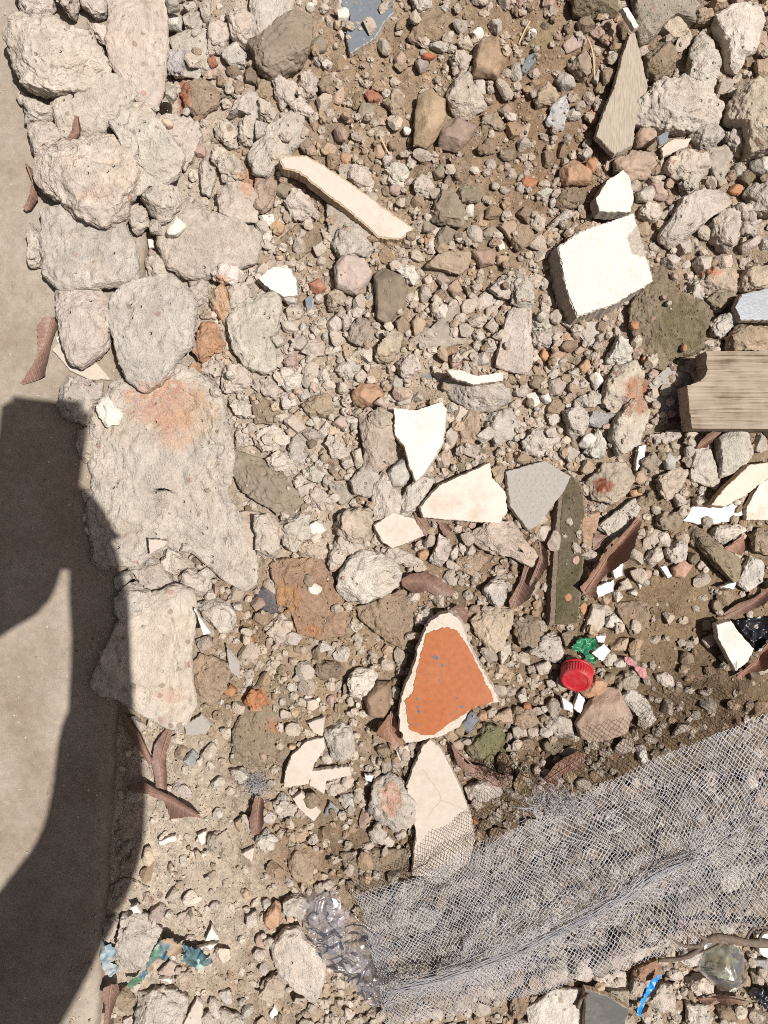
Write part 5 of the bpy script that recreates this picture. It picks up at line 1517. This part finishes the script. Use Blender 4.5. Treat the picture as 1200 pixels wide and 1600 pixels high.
def crumple(name, label, cat, poly, hgt, mat, step=2.2, freq=1 / 22.0, lift=2.0, colf=None, seed=1, dome=0.0, group=None, pct=70, ridge=True, parts=False):
    base = settle(poly, 0.004, 0, pct) + lift * S
    P, F = sheet_pts(poly, step, seed, 1.2)
    q = np.stack([P[:, 0] * freq, P[:, 1] * freq, np.full(len(P), seed * 7.7)], 1)
    wq = q + 0.5 * np.stack([fbm(q * 0.8 + 5, 2), fbm(q * 0.8 + 11, 2), np.zeros(len(P))], 1)
    a = np.abs(fbm(wq, 2, 0.45)) if ridge else fbm(wq, 3)
    z = hgt * S * (1 - 1.6 * a if ridge else a + 0.5)
    c0 = P.mean(0); dd = np.linalg.norm((P - c0) / (P.max(0) - P.min(0)) * 2, axis=1)
    z += dome * S * np.clip(1 - dd ** 2, 0, 1)
    W = np.concatenate([pxa(P, base + hgt * S * 0.5), (base + z)[:, None]], 1); c = W.mean(0); c[2] = base
    C = colf(P) if colf else None
    o = mesh(name, W - c, F, mat, C); o.location = c
    if label: tag(o, label, cat, group)
    return o, (P, F, W, c)
# clear plastic bag
bag_poly = Z(400, 1200, '190,660 230,610 300,575 390,580 402,640 470,680 540,740 612,820 612,960 592,1000 592,1100 550,1122 480,1060 460,1000 380,960 320,900 260,800')
bag, _ = crumple('plastic_bag', 'crumpled clear plastic bag lying beside the net', 'plastic bag', bag_poly, 8, M['film'], 1.5, 1 / 45.0, 6, seed=3, dome=12)
fold, (fp, ff, fw, fc) = crumple('folded_layer', None, None, Z(400, 1200, '215,670 300,600 385,610 420,720 410,800 500,880 570,960 480,985 400,940 330,880 270,790'), 8, M['film'], 1.5, 1 / 30.0, 12, seed=5, dome=12)
fold.parent = bag; fold.location = fold.location - bag.location
for s_, hh, sd_ in (('330,640 380,650 400,700 370,760 330,720', 12, 8), ('330,780 380,790 390,850 350,880 320,840', 9, 9)):
    f2, _ = crumple('folded_layer', None, None, Z(400, 1200, s_), hh * 0.5, M['film'], 1.5, 1 / 20.0, 15, seed=sd_, dome=6); f2.parent = bag; f2.location = f2.location - bag.location
tail, _ = crumple('knotted_end', None, None, Z(400, 1200, '480,1000 590,1000 592,1100 550,1122 490,1065'), 6, M['film'], 1.5, 1 / 18.0, 8, seed=6, dome=8)
tail.parent = bag; tail.location = tail.location - bag.location
# printed wrapper
def wrapcol(P):
    n = n2(P[:, 0], P[:, 1], 1 / 34.0, 4.4, 2); u = (P[:, 0] - 195) / 110 + n * 0.5
    C = np.zeros((len(P), 3)); C[:] = (0.10, 0.22, 0.14)
    C[u > 0.42] = (0.08, 0.17, 0.21); C[(u > 0.55) & (n > 0.05)] = (0.34, 0.25, 0.17); C[u > 0.85] = (0.06, 0.13, 0.15); C[n < -0.28] = (0.35, 0.45, 0.38); C[u < 0.05] = (0.45, 0.5, 0.44)
    return C
crumple('wrapper', 'crumpled blue and green printed wrapper draped between stones', 'wrapper', Z(0, 1200, '600,1005 640,985 690,920 720,850 760,795 800,790 870,830 930,840 1000,910 950,945 900,920 850,900 880,850 800,880 740,910 700,960 640,1015 600,1025'), 14, M['wrapper'], 1.6, 1 / 26.0, 10, wrapcol, 4, 0)
crumple('wrapper', 'small pale blue wrapper scrap against the apron edge', 'wrapper', Z(0, 1200, '470,790 500,830 540,850 545,890 520,910 560,940 520,975 480,940 470,880'), 9, M['wrapper'], 1.6, 1 / 20.0, 5, lambda P: np.where((n2(P[:, 0], P[:, 1], 1 / 9.0, 2.0) > 0)[:, None], np.array([[0.20, 0.33, 0.40]]), np.array([[0.40, 0.44, 0.46]])), 6, 0)
# green scrap, black scrap, pink scrap, dust ball, crushed bottle
gr, _ = crumple('plastic_scrap', 'torn green plastic scrap with lobes above the red bottle cap', 'plastic scrap', Z(800, 800, '280,632 300,610 320,588 360,592 385,590 402,618 395,640 352,652 375,670 395,690 380,712 358,700 340,672 318,652 290,650'), 8, M['green_plastic'], 1.2, 1 / 20.0, 12, seed=7)
crumple('plastic_scrap', 'crumpled black plastic scrap at the rim beside the cream-white shard', 'plastic scrap', Z(800, 800, '1050,512 1110,500 1240,490 1240,590 1190,600 1140,660 1120,610 1080,570'), 14, M['black_plastic'], 1.6, 1 / 24.0, 3, seed=8)
crumple('plastic_scrap', 'black plastic scrap in the bottom corner', 'plastic scrap', Z(800, 1200, '1115,1050 1240,1030 1240,1130 1180,1125'), 10, M['black_plastic'], 1.6, 1 / 20.0, 8, seed=9)
crumple('plastic_scrap', 'dull pink plastic strip right of the red bottle cap', 'plastic scrap', Z(800, 800, '525,680 550,678 590,720 632,740 625,790 600,770 570,725 530,705'), 5, M['pink_plastic'], 1.4, 1 / 9.0, 4, seed=10)
bt, _ = crumple('crushed_bottle', 'crushed clear greenish plastic bottle end under the dark root', 'bottle', Z(800, 1200, '868,938 895,880 900,820 980,815 1062,832 1092,900 1102,1000 1050,1050 970,1032'), 5, M['bottle'], 1.6, 1 / 34.0, 8, seed=11, dome=28)
rim_p = [(p[0] - bt.location.x, p[1] - bt.location.y, 0.006 + 0.002 * math.sin(i)) for i, p in enumerate(pxa(Z(800, 1200, '970,1020 1010,1032 1050,1030 1085,1005 1095,960 1090,910'), 0.03))]
V, F = tube(rim_p, 0.0016, 6); mesh('rim', V, F, M['bottle'], parent=bt)
# ball of grey fluff: many fine fibres
fb = []; r_ = np.random.default_rng(5); c0 = px(395, 1235, 0.02); zb = float(hm_at(c0[0], c0[1]))
Vt, Ft = [], []
for i in range(140):
    p = np.array([c0[0], c0[1], zb + 0.007]) + r_.normal(size=3) * (0.006, 0.006, 0.003); d = r_.normal(size=3); pts = []
    for k in range(6): pts.append(p.copy()); d = d + r_.normal(size=3) * 0.8; d /= np.linalg.norm(d); p = p + d * 0.0028; p[2] = max(p[2], zb)
    V, F = tube(pts, 0.00018, 3); n0 = len(Vt); Vt += V; Ft += [tuple(q + n0 for q in f) for f in F]
tag(mesh('fluff_ball', [tuple(v) for v in Vt], Ft, M['net']), 'grey ball of fluff beside the short brown leaf', 'fluff')

# ------------------------------------------------------------------ plank
bp = settle(Q_('1060,548 1200,548 1200,670 1060,670'), 0.02, 0.0, 70) + 0.012
bp = min(bp, 0.045); tp = 0.024; zt = bp + tp
left = Z(800, 400, '908,446 914,470 910,500 918,530 905,562 885,585 850,597 822,604 828,660 832,720 840,770 846,806')
lp = jag(left, 2.0, 0.6, 3); lp = lp[:int(np.argmax(lp[:, 1])) + 1]; lp[:, 1] = np.maximum.accumulate(lp[:, 1] + np.arange(len(lp)) * 0.02); T_ = pxa(lp, zt); x1 = 0.62
xs = np.concatenate([[0], np.linspace(0.01, 1, 26) ** 1.5]); rows = []
for (x, y) in T_:
    rows.append([(x + (x1 - x) * u, y, zt) for u in xs])
nr, nc = len(rows), len(xs); Vtop = np.array(rows).reshape(-1, 3)
Vbot = Vtop.copy(); Vbot[:, 2] = bp; V = np.concatenate([Vtop, Vbot]); o_ = nr * nc; F = []
for i in range(nr - 1):
    for j in range(nc - 1):
        q = i * nc + j; F.append((q, q + nc, q + nc + 1, q + 1)); F.append((o_ + q, o_ + q + 1, o_ + q + nc + 1, o_ + q + nc))
for i in range(nr - 1): q = i * nc; F.append((q, o_ + q, o_ + q + nc, q + nc)); q += nc - 1; F.append((q, q + nc, o_ + q + nc, o_ + q))
for j in range(nc - 1): F.append((j, j + 1, o_ + j + 1, o_ + j)); q = (nr - 1) * nc + j; F.append((q, o_ + q, o_ + q + 1, q + 1))
c = np.array([T_[:, 0].mean() + 0.1, T_[:, 1].mean(), bp])
pk = mesh('wooden_plank', V - c, F, M['timber'], smooth=False); pk.location = c
tag(pk, 'weathered wooden plank with a broken end reaching in from the rim', 'plank')
hm_add_poly(np.array([(T_[:, 0].min(), T_[:, 1].max()), (0.6, T_[:, 1].max()), (0.6, T_[:, 1].min()), (T_[:, 0].min(), T_[:, 1].min())]), zt)

# bump of the embossed tile
er = np.random.default_rng(9); ef = [ch for ch in emb.children if ch.name.startswith('glaze')][0]
zt_e = 10 * S
pe = Q_('798,742 848,728 884,747 872,768 838,808 826,818 803,788')
cc = emb.location; k = 0
for gx_ in np.arange(795, 892, 8.5):
    for gy_ in np.arange(725, 830, 8.5):
        p = (gx_ + (4 if int(gy_ / 8.5) % 2 else 0), gy_)
        if not inside(np.array([p]), pe)[0]: continue
        w = px(*p, cc.z + zt_e); D, F = ico(2)
        if k == 0: nub = mesh('nub', D * (0.0009, 0.0009, 0.0004), F, M['grey_tile'], parent=emb); o = nub
        else: o = nub.copy(); COL.objects.link(o); o.parent = emb
        o.location = (w[0] - cc.x, w[1] - cc.y, zt_e + 0.0005); k += 1

# ------------------------------------------------------------------ red bottle cap: skirt with ribs, raised top, tamper ring
def lathe(prof, n=48, ribs=0, amp=0.0):
    V, F = [], []
    for (r0, z0, rb) in prof:
        for i in range(n):
            a = i / n * 6.2832; rr = r0 + (amp if (rb and (i % 2)) else 0); V.append((rr * math.cos(a), rr * math.sin(a), z0))
    m = len(prof)
    for j in range(m - 1):
        for i in range(n):
            k = (i + 1) % n; F.append((j * n + i, j * n + k, (j + 1) * n + k, (j + 1) * n + i))
    F.append(tuple(range((m - 1) * n, m * n)))
    return V, F
cz = settle(Q_('880,1030 930,1030 930,1078 880,1078'), 0.01, 0, 60) + 0.004
cxy = px(904, 1053, cz + 0.01); root = empty('bottle_cap', (cxy[0], cxy[1], cz + 0.004)); root.rotation_euler = (math.radians(24), math.radians(-30), 0.4)
V, F = lathe([(0.0135, 0.0, 0), (0.0142, 0.0003, 0), (0.0142, 0.0008, 1), (0.0138, 0.009, 1), (0.0134, 0.0108, 0), (0.0124, 0.0114, 0), (0.0108, 0.0114, 0), (0.0104, 0.0108, 0), (0.0, 0.0108, 0)], 72, 1, 0.0006)
mesh('cap_body', V, F, M['red_plastic'], smooth=False, parent=root)
V, F = lathe([(0.0140, -0.0032, 0), (0.0150, -0.003, 0), (0.0152, -0.0016, 0), (0.0148, -0.0006, 0), (0.0138, -0.0005, 0), (0.0138, -0.0032, 0)], 60)
mesh('tamper_ring', V, F[:-1], M['red_plastic'], parent=root)
tag(root, 'red ribbed plastic bottle cap tilted on pebbles', 'bottle cap')
# crown cap in the shade
cz = float(hm_at(*px(422, 937))) + 0.001; cxy = px(422, 937, cz); root = empty('crown_cap', (cxy[0], cxy[1], cz)); root.rotation_euler = (0.15, -0.1, 0)
V, F = lathe([(0.0155, 0.0, 1), (0.0140, 0.003, 0), (0.0128, 0.0048, 0), (0.0112, 0.0052, 0), (0.0, 0.0050, 0)], 42, 1, 0.0009); mesh('cap_body', V, F, M['tin'], parent=root)
tag(root, 'dark metal crown cap in a shaded gap beside the rusty brown slab', 'crown cap')
# blue plastic strip
bs = Q_('995,1587 999,1570 1009,1547 1020,1530 1034,1521 1030,1530 1016,1552 1006,1570 1001,1588'); 
crumple('plastic_strip', 'bright blue torn plastic strip at the bottom rim', 'plastic strip', bs, 4, M['blue_plastic'], 1.4, 1 / 12.0, 9, seed=12, ridge=False)
# dark root with side branches
def groundpts(P, lift): return [(*px(x, y, 0.03), float(hm_at(*px(x, y, 0.03))) + l) for (x, y), l in zip(P, lift)]
def smoothline(P, n=24):
    P = np.asarray(P, float); t = np.linspace(0, len(P) - 1, n); out = []
    for q in t:
        i = min(int(q), len(P) - 2); f = q - i; p0 = P[max(i - 1, 0)]; p1 = P[i]; p2 = P[i + 1]; p3 = P[min(i + 2, len(P) - 1)]
        out.append(0.5 * (2 * p1 + (p2 - p0) * f + (2 * p0 - 5 * p1 + 4 * p2 - p3) * f * f + (3 * p1 - p0 - 3 * p2 + p3) * f ** 3))
    return np.array(out)
rz = 0.038
root = empty('root', (*px(1130, 1470, rz), rz - 0.01))
def rootpart(name, P, r0, r1, lift=0.0):
    L_ = smoothline([(*px(x, y, rz), rz + lift + dz) for x, y, dz in P], 26); rr = np.linspace(r0, r1, 26) * (1 + 0.12 * np.sin(np.arange(26) * 1.7))
    V, F = tube(L_ - np.array(root.location), rr, 9); return mesh(name, V, F, M['root'], parent=root)
rootpart('stem', [(1260, 1478, 0), (1200, 1474, 0), (1160, 1470, .002), (1125, 1462, .002), (1100, 1470, 0), (1090, 1490, -.004), (1070, 1505, -.008), (1035, 1512, -.012)], 0.0042, 0.0018)
for P, a, b in (([(1150, 1470, 0), (1110, 1468, .002), (1080, 1455, .003), (1057, 1450, 0)], .0022, .0007), ([(1092, 1478, 0), (1070, 1478, 0), (1048, 1468, -.002)], .0020, .0007),
                ([(1130, 1472, 0), (1110, 1485, -.002), (1080, 1500, -.006)], .0016, .0006), ([(1185, 1472, 0), (1188, 1455, .004), (1205, 1450, .004)], .0018, .0008),
                ([(1075, 1478, 0), (1073, 1462, .003), (1068, 1455, .003)], .0012, .0005), ([(1165, 1472, 0), (1175, 1450, .002), (1205, 1445, .004)], .0016, .0007)):
    rootpart('side_root', P, a, b)
tag(root, 'dark gnarled root with thin side roots beside the net', 'root')
# straws and twig
def straw(label, P, r, name='straw', mat='straw'):
    L_ = [(*px(x, y, 0.03), float(hm_at(*px(x, y, 0.03))) + l) for x, y, l in P]; zt_ = max(p[2] for p in L_)
    L_ = smoothline([(a, b, max(c_, zt_ - 0.012)) for a, b, c_ in L_], 10); V, F = tube(L_ - L_[0], r, 6); o = mesh(name, V, F, M[mat]); o.location = L_[0]; tag(o, label, 'straw' if name == 'straw' else 'twig')
straw('thin pale straw standing between pink brick bits', [(928, 32, .004), (934, 65, .003), (941, 100, .001)], 0.0009)
straw('short pale straw near the top rim on brown soil', [(838, 0, .003), (828, 18, .003), (820, 36, .001)], 0.0008)
straw('pale splinter pointing at the red brick speck', [(593, 190, .003), (601, 208, .003), (609, 222, .001)], 0.0009)
straw('dark stick beside the dark tile at the bottom rim', [(912, 1600, .004), (919, 1585, .004), (926, 1571, .003)], 0.0019, 'twig', 'root')

# ------------------------------------------------------------------ stones seen through the net
for q in range(46):
    for _ in range(40):
        x = random.uniform(600, 1215); tf = (x - 590) / 620; y = random.uniform(1410 - 250 * tf, 1580 - 110 * tf)
        rr = random.uniform(9, 27); w_ = px(x, y)
        if hm_at(*w_) - HM0[int((w_[0] - HX0) / HD), int((w_[1] - HY0) / HD)] < 0.008: break
    pts = [(x + rr * random.uniform(.8, 1.2) * math.cos(a), y + rr * random.uniform(.6, 1.0) * math.sin(a)) for a in np.linspace(0, 6.28, 8, endpoint=False)]
    SEED[0] += 1; o = stone(pts, rr * 1.3, random.choice(['c', 'c', 'g', 'b', 'd', 'ct', 'w', 'p']), random.choice(['r', '', 'r']), SEED[0])
    o['group'] = {'concrete_lump': 'concrete lumps under the net', 'plaster_fragment': 'plaster bits under the net', 'soil_clod': 'clods under the net', 'stone': 'stones under the net'}[o.name.split('.')[0]]
assign_labels()

# ------------------------------------------------------------------ the net: diamond mesh of thin strands, two draped layers
def net_layer(nu, nv, top, bot, z_top, z_bot, seed, foldline=None, bulge=0.0, ru=0.00021, parent=None, name='net_layer'):
    top = smoothline(top, nu + 1); bot = smoothline(bot, nu + 1)
    zt_ = np.interp(np.linspace(0, 1, nu + 1), np.linspace(0, 1, len(z_top)), z_top); zb_ = np.interp(np.linspace(0, 1, nu + 1), np.linspace(0, 1, len(z_bot)), z_bot)
    fu = np.interp(np.linspace(0, 1, nu + 1), np.linspace(0, 1, len(foldline)), foldline) if foldline is not None else None
    Nd = np.zeros((nu + 1, nv + 1, 3))
    for i in range(nu + 1):
        v = np.linspace(0, 1, nv + 1)
        if fu is not None:                       # gather the mesh towards the fold
            f = fu[i]; g = v - f; v2 = v - 0.10 * g / np.abs(g + 1e-6) * np.exp(-(g / 0.13) ** 2) * np.clip(np.abs(g) / 0.03, 0, 1)
            v = np.clip(v2, 0, 1); v = np.sort(v)
        jj = np.arange(nv + 1)
        uu = (i + 0.5 * (jj % 2)); i0 = np.minimum(uu.astype(int), nu); i1 = np.minimum(i0 + 1, nu); fr = (uu - i0)[:, None]
        A = top[i0] * (1 - fr) + top[i1] * fr; B = bot[i0] * (1 - fr) + bot[i1] * fr
        P = A + (B - A) * v[:, None]
        zz = zt_[i] * (1 - v) + zb_[i] * v + bulge * np.sin(v * math.pi) ** 0.8
        if fu is not None: zz = zz + 0.010 * np.exp(-((v - fu[i]) / 0.05) ** 2)
        Nd[i, :, 0] = P[:, 0]; Nd[i, :, 1] = P[:, 1]; Nd[i, :, 2] = zz
    fl = Nd.reshape(-1, 3)
    q = np.stack([fl[:, 0] / 90, fl[:, 1] / 60, np.full(len(fl), seed * 3.1)], 1)
    fl[:, 0] += 10 * fbm(q, 3) + 0.8 * gnoise(q * 20); fl[:, 1] += 9 * fbm(q + 31, 3) + 0.8 * gnoise(q * 20 + 9)
    fl[:, 2] += 0.012 * fbm(q * 1.2 + 77, 3)
    for _ in range(2):
        xy = pxa(fl[:, :2], 0) * ((H - fl[:, 2]) / H)[:, None]
        fl[:, 2] = np.maximum(fl[:, 2], hm_at(xy[:, 0], xy[:, 1]) + 0.002)
    xy = pxa(fl[:, :2], 0) * ((H - fl[:, 2]) / H)[:, None]
    W = np.concatenate([xy, fl[:, 2:]], 1).reshape(nu + 1, nv + 1, 3)
    E = []
    r_ = np.random.default_rng(seed)
    for i in range(nu):
        for j in range(nv):
            a = W[i, j]
            b1 = W[i, j + 1]; E.append((a, b1))
            k = i - 1 if j % 2 == 0 else i + 1
            if 0 <= k <= nu: E.append((a, W[k, j + 1]))
    E = np.array([e for e in E]); keep = r_.uniform(size=len(E)) > 0.01
    E = E[keep]; A, B = E[:, 0], E[:, 1]; d = B - A; L = np.linalg.norm(d, axis=1)[:, None] + 1e-9; d /= L
    up = np.tile(np.array([0, 0, 1.0]), (len(d), 1)); s = np.cross(d, up); s /= np.linalg.norm(s, axis=1)[:, None] + 1e-9; t = np.cross(s, d)
    V = []
    for base in (A - d * 0.0001, B + d * 0.0001):
        for kk in range(3):
            an = kk / 3 * 6.2832 + 0.5; V.append(base + s * math.cos(an) * ru + t * math.sin(an) * ru)
    V = np.stack(V, 1).reshape(-1, 3); n = len(E); o6 = np.arange(n)[:, None] * 6
    F = np.concatenate([o6 + np.array([[0, 1, 4, 3]]), o6 + np.array([[1, 2, 5, 4]]), o6 + np.array([[2, 0, 3, 5]])], 0)
    return V, F
net = empty('net', (*px(880, 1400, 0.05), 0.02))
TOP = [(556, 1402), (640, 1372), (720, 1330), (800, 1290), (900, 1243), (1000, 1196), (1100, 1152), (1200, 1112), (1300, 1070)]
BOT = [(610, 1604), (690, 1592), (770, 1572), (840, 1556), (930, 1528), (1030, 1498), (1110, 1470), (1200, 1452), (1300, 1440)]
for (nu, nv, tp_, bt_, zt_, zb_, sd_, fd, bu) in (
        (104, 66, TOP, BOT, [.022, .045, .066, .082, .095, .10, .105], [.020, .022, .024, .028, .032, .036, .04], 1, [.80, .72, .66, .62, .58, .56, .60], .010),
        (98, 62, [(x + 4, y + 5) for x, y in TOP], [(x - 6, y - 4) for x, y in BOT], [.018, .036, .05, .062, .07, .075, .08], [.016, .018, .02, .022, .024, .028, .03], 2, None, .0),
        (70, 24, [(740, 1460), (760, 1440), (900, 1385), (1040, 1320), (1160, 1262), (1300, 1190)], [(640, 1560), (760, 1535), (900, 1480), (1040, 1400), (1160, 1370), (1300, 1340)], [.03, .05, .06, .07, .075], [.028, .045, .055, .06, .06], 3, None, .012)):
    V, F = net_layer(nu, nv, tp_, bt_, zt_, zb_, sd_, fd, bu)
    o = mesh('net_layer', V - np.array(net.location), F, M['net'], smooth=False, parent=net)
# frayed tuft at the upper edge: loose strand ends
r_ = np.random.default_rng(21); Vt, Ft = [], []
for i in range(150):
    bx, by = 868 + r_.normal() * 22, 1262 + r_.normal() * 9; p = np.array([*px(bx, by, 0.085), 0.085]); d = np.array([-0.35 + r_.normal() * 0.5, 0.9 + r_.normal() * 0.35, r_.normal() * 0.3]); pts = []
    n_ = r_.integers(4, 9)
    for k in range(n_): pts.append(p.copy()); d = d + r_.normal(size=3) * 0.45; d /= np.linalg.norm(d); p = p + d * 0.0038
    V, F = tube(pts, 0.00028, 3); n0 = len(Vt); Vt += [np.array(v) for v in V]; Ft += [tuple(q + n0 for q in f) for f in F]
mesh('frayed_edge', np.array(Vt) - np.array(net.location), Ft, M['net'], parent=net)
# gathered cords along the long fold
fl = smoothline([(605, 1548), (700, 1524), (830, 1474), (940, 1420), (1035, 1360), (1090, 1338)], 60)
Vt, Ft = [], []
for i in range(30):
    off = r_.normal(size=2) * (3, 5.5); P = []
    for k in range(60):
        w_ = fl[k] + off * (0.5 + 0.9 * abs(math.sin(k * 0.05 + i))) + r_.normal(size=2) * 0.5; z = 0.046 + 0.042 * k / 59 + r_.normal() * 0.0006
        P.append((*px(w_[0], w_[1], z), z))
    V, F = tube(P, 0.0003, 3); n0 = len(Vt); Vt += [np.array(v) for v in V]; Ft += [tuple(q + n0 for q in f) for f in F]
mesh('gathered_fold', np.array(Vt) - np.array(net.location), Ft, M['net'], parent=net)
tag(net, 'crumpled grey diamond-mesh net spread over stones', 'net')

# ------------------------------------------------------------------ the photographer, whose shadow falls on the apron (stands at the foot of the picture)
def W3(x, y, z): return Vector(((x - 600) * S, (800 - y) * S, z))
def skin(name, verts, edges, radii, mat, parent=None, rootv=0, sub=2):
    me = bpy.data.meshes.new(name); me.from_pydata([tuple(v) for v in verts], edges, []); me.materials.append(mat)
    o = bpy.data.objects.new(name, me); COL.objects.link(o)
    m = o.modifiers.new('skin', 'SKIN'); m.use_smooth_shade = True
    for i, r in enumerate(radii):
        sv = me.skin_vertices[0].data[i]; sv.radius = r if isinstance(r, tuple) else (r, r); sv.use_root = (i == rootv)
    s = o.modifiers.new('subdivision', 'SUBSURF'); s.levels = sub; s.render_levels = sub
    if parent: o.parent = parent
    return o
PH = H + 0.010
J = dict(pelvis=W3(500, 2230, .78), waist=W3(500, 2080, .92), chest=W3(500, 1900, 1.06), neck=W3(500, 1770, 1.15), head=W3(500, 1660, 1.20), crown=W3(500, 1560, 1.25),
         rsh=W3(640, 1770, 1.04), rel=W3(664, 1345, .71), rwr=W3(694, 1015, .752), lsh=W3(350, 1790, 1.04), lel=W3(240, 1180, .72), lwr=W3(532, 975, .752),
         rhip=W3(590, 2260, .76), rkn=W3(620, 2060, .44), ran=W3(620, 2330, .09), rto=W3(630, 2120, .03), lhip=W3(410, 2260, .76), lkn=W3(380, 2060, .44), lan=W3(380, 2330, .09), lto=W3(370, 2120, .03))
V, E, R, ix = [], [], [], {}
def jv(n, r, p=None):
    ix[n] = len(V); V.append(J[n] if isinstance(n, str) and n in J else p); R.append(r)
    return ix[n]
for n, r in (('pelvis', .13), ('waist', .12), ('chest', .14), ('neck', .058), ('head', .085), ('crown', .075), ('rsh', .058), ('rel', .036), ('rwr', .026), ('lsh', .058), ('lel', .036), ('lwr', .03),
             ('rhip', .09), ('rkn', .058), ('ran', .04), ('rto', .035), ('lhip', .09), ('lkn', .058), ('lan', .04), ('lto', .035)): jv(n, r)
def ed(*ns):
    for a, b in zip(ns, ns[1:]): E.append((ix[a], ix[b]))
ed('pelvis', 'waist', 'chest', 'neck', 'head', 'crown'); ed('chest', 'rsh', 'rel', 'rwr'); ed('chest', 'lsh', 'lel', 'lwr'); ed('pelvis', 'rhip', 'rkn', 'ran', 'rto'); ed('pelvis', 'lhip', 'lkn', 'lan', 'lto')
# hands: palm, four fingers under the phone edge, thumb along its side
for side, wr, pal, fing, th in (('r', 'rwr', (686, 905), [(672, 835, 640, 815), (674, 858, 640, 845), (674, 880, 642, 872), (672, 902, 646, 898)], (700, 850, 672, 800)),
                                ('l', 'lwr', (655, 918), [(540, 830, 568, 812), (537, 855, 566, 843), (537, 880, 566, 871), (540, 902, 562, 897)], (515, 850, 540, 800))):
    jv(side + 'palm', (.034, .03) if side == 'l' else (.030, .018), W3(*pal, .756)); ed(wr, side + 'palm')
    for k, (a, b, c_, d) in enumerate(fing):
        kx = pal[0] + (a - pal[0]) * 0.4; jv(f'{side}k{k}', .011, W3(kx, (pal[1] * 0.35 + b * 0.65), .764)); jv(f'{side}f{k}', .0085, W3(a, b, .776)); jv(f'{side}t{k}', .0075, W3(c_, d, .779)); ed(side + 'palm', f'{side}k{k}', f'{side}f{k}', f'{side}t{k}')
    jv(side + 'tha', .011, W3(th[0], th[1], .765)); jv(side + 'thb', .009, W3(th[2], th[3], .779)); ed(side + 'palm', side + 'tha', side + 'thb')
person = skin('person', V, E, R, M['skin'])
tag(person, 'person in dark clothes bending over the rubble and holding a phone', 'person')
skin('shirt', [J['pelvis'], J['waist'], J['chest'], J['neck'] * .45 + J['chest'] * .55, J['rsh'], J['rel'], J['rel'] * .3 + J['rwr'] * .7, J['lsh'], J['lel'], J['lel'] * .3 + J['lwr'] * .7],
     [(0, 1), (1, 2), (2, 3), (2, 4), (4, 5), (5, 6), (2, 7), (7, 8), (8, 9)], [.145, .14, .155, .085, .072, .05, .034, .072, .05, .034], M['cloth'], person)
skin('trousers', [J['pelvis'], J['rhip'], J['rkn'], J['ran'], J['lhip'], J['lkn'], J['lan']], [(0, 1), (1, 2), (2, 3), (0, 4), (4, 5), (5, 6)], [.15, .105, .075, .06, .105, .075, .06], M['cloth'], person)
D_, F_ = ico(4); hc = J['crown'] * .6 + J['head'] * .4; hv = D_ * (0.088, 0.108, 0.088); hv = hv[:, :] + np.array(hc)
keep = [tuple(f) for f in F_ if D_[f].mean(0)[2] > -0.1]; mesh('hair', hv + np.array([0, 0.0, 0.014]), keep, M['hair'], parent=person)
for s_ in (-1, 1):
    mesh('ear', D_ * (0.012, 0.02, 0.028) + np.array(J['head'] + Vector((s_ * .088, 0.01, -.01))), [tuple(f) for f in F_], M['skin'], parent=person)
    mesh('eye', D_ * .011 + np.array(J['crown'] + Vector((s_ * .032, 0.055, -.05))), [tuple(f) for f in F_], M['white_glaze'], parent=person)
mesh('nose', D_ * (.014, .02, .018) + np.array(J['crown'] + Vector((0, 0.03, -.085))), [tuple(f) for f in F_], M['skin'], parent=person)
# phone: rounded slab just above the lens
bm = bmesh.new(); bmesh.ops.create_cube(bm, size=1); bmesh.ops.scale(bm, vec=(0.078, 0.163, 0.0085), verts=bm.verts)
bmesh.ops.bevel(bm, geom=[e for e in bm.edges if abs(e.verts[0].co.z - e.verts[1].co.z) > 0.004], offset=0.009, segments=5, affect='EDGES')
me = bpy.data.meshes.new('casing'); bm.to_mesh(me); bm.free(); me.materials.append(M['phone'])
ph = empty('phone', W3(604, 800, PH)); ph.rotation_euler = (0, 0, math.radians(-7))
co = bpy.data.objects.new('casing', me); COL.objects.link(co); co.parent = ph; co.location = (0, 0, 0.005)
sc_ = mesh('screen', [(-.035, -.076, .0095), (.035, -.076, .0095), (.035, .076, .0095), (-.035, .076, .0095)], [(0, 1, 2, 3)], M['black_plastic'], parent=ph)
tag(ph, 'black phone held flat in both hands over the rubble', 'phone')
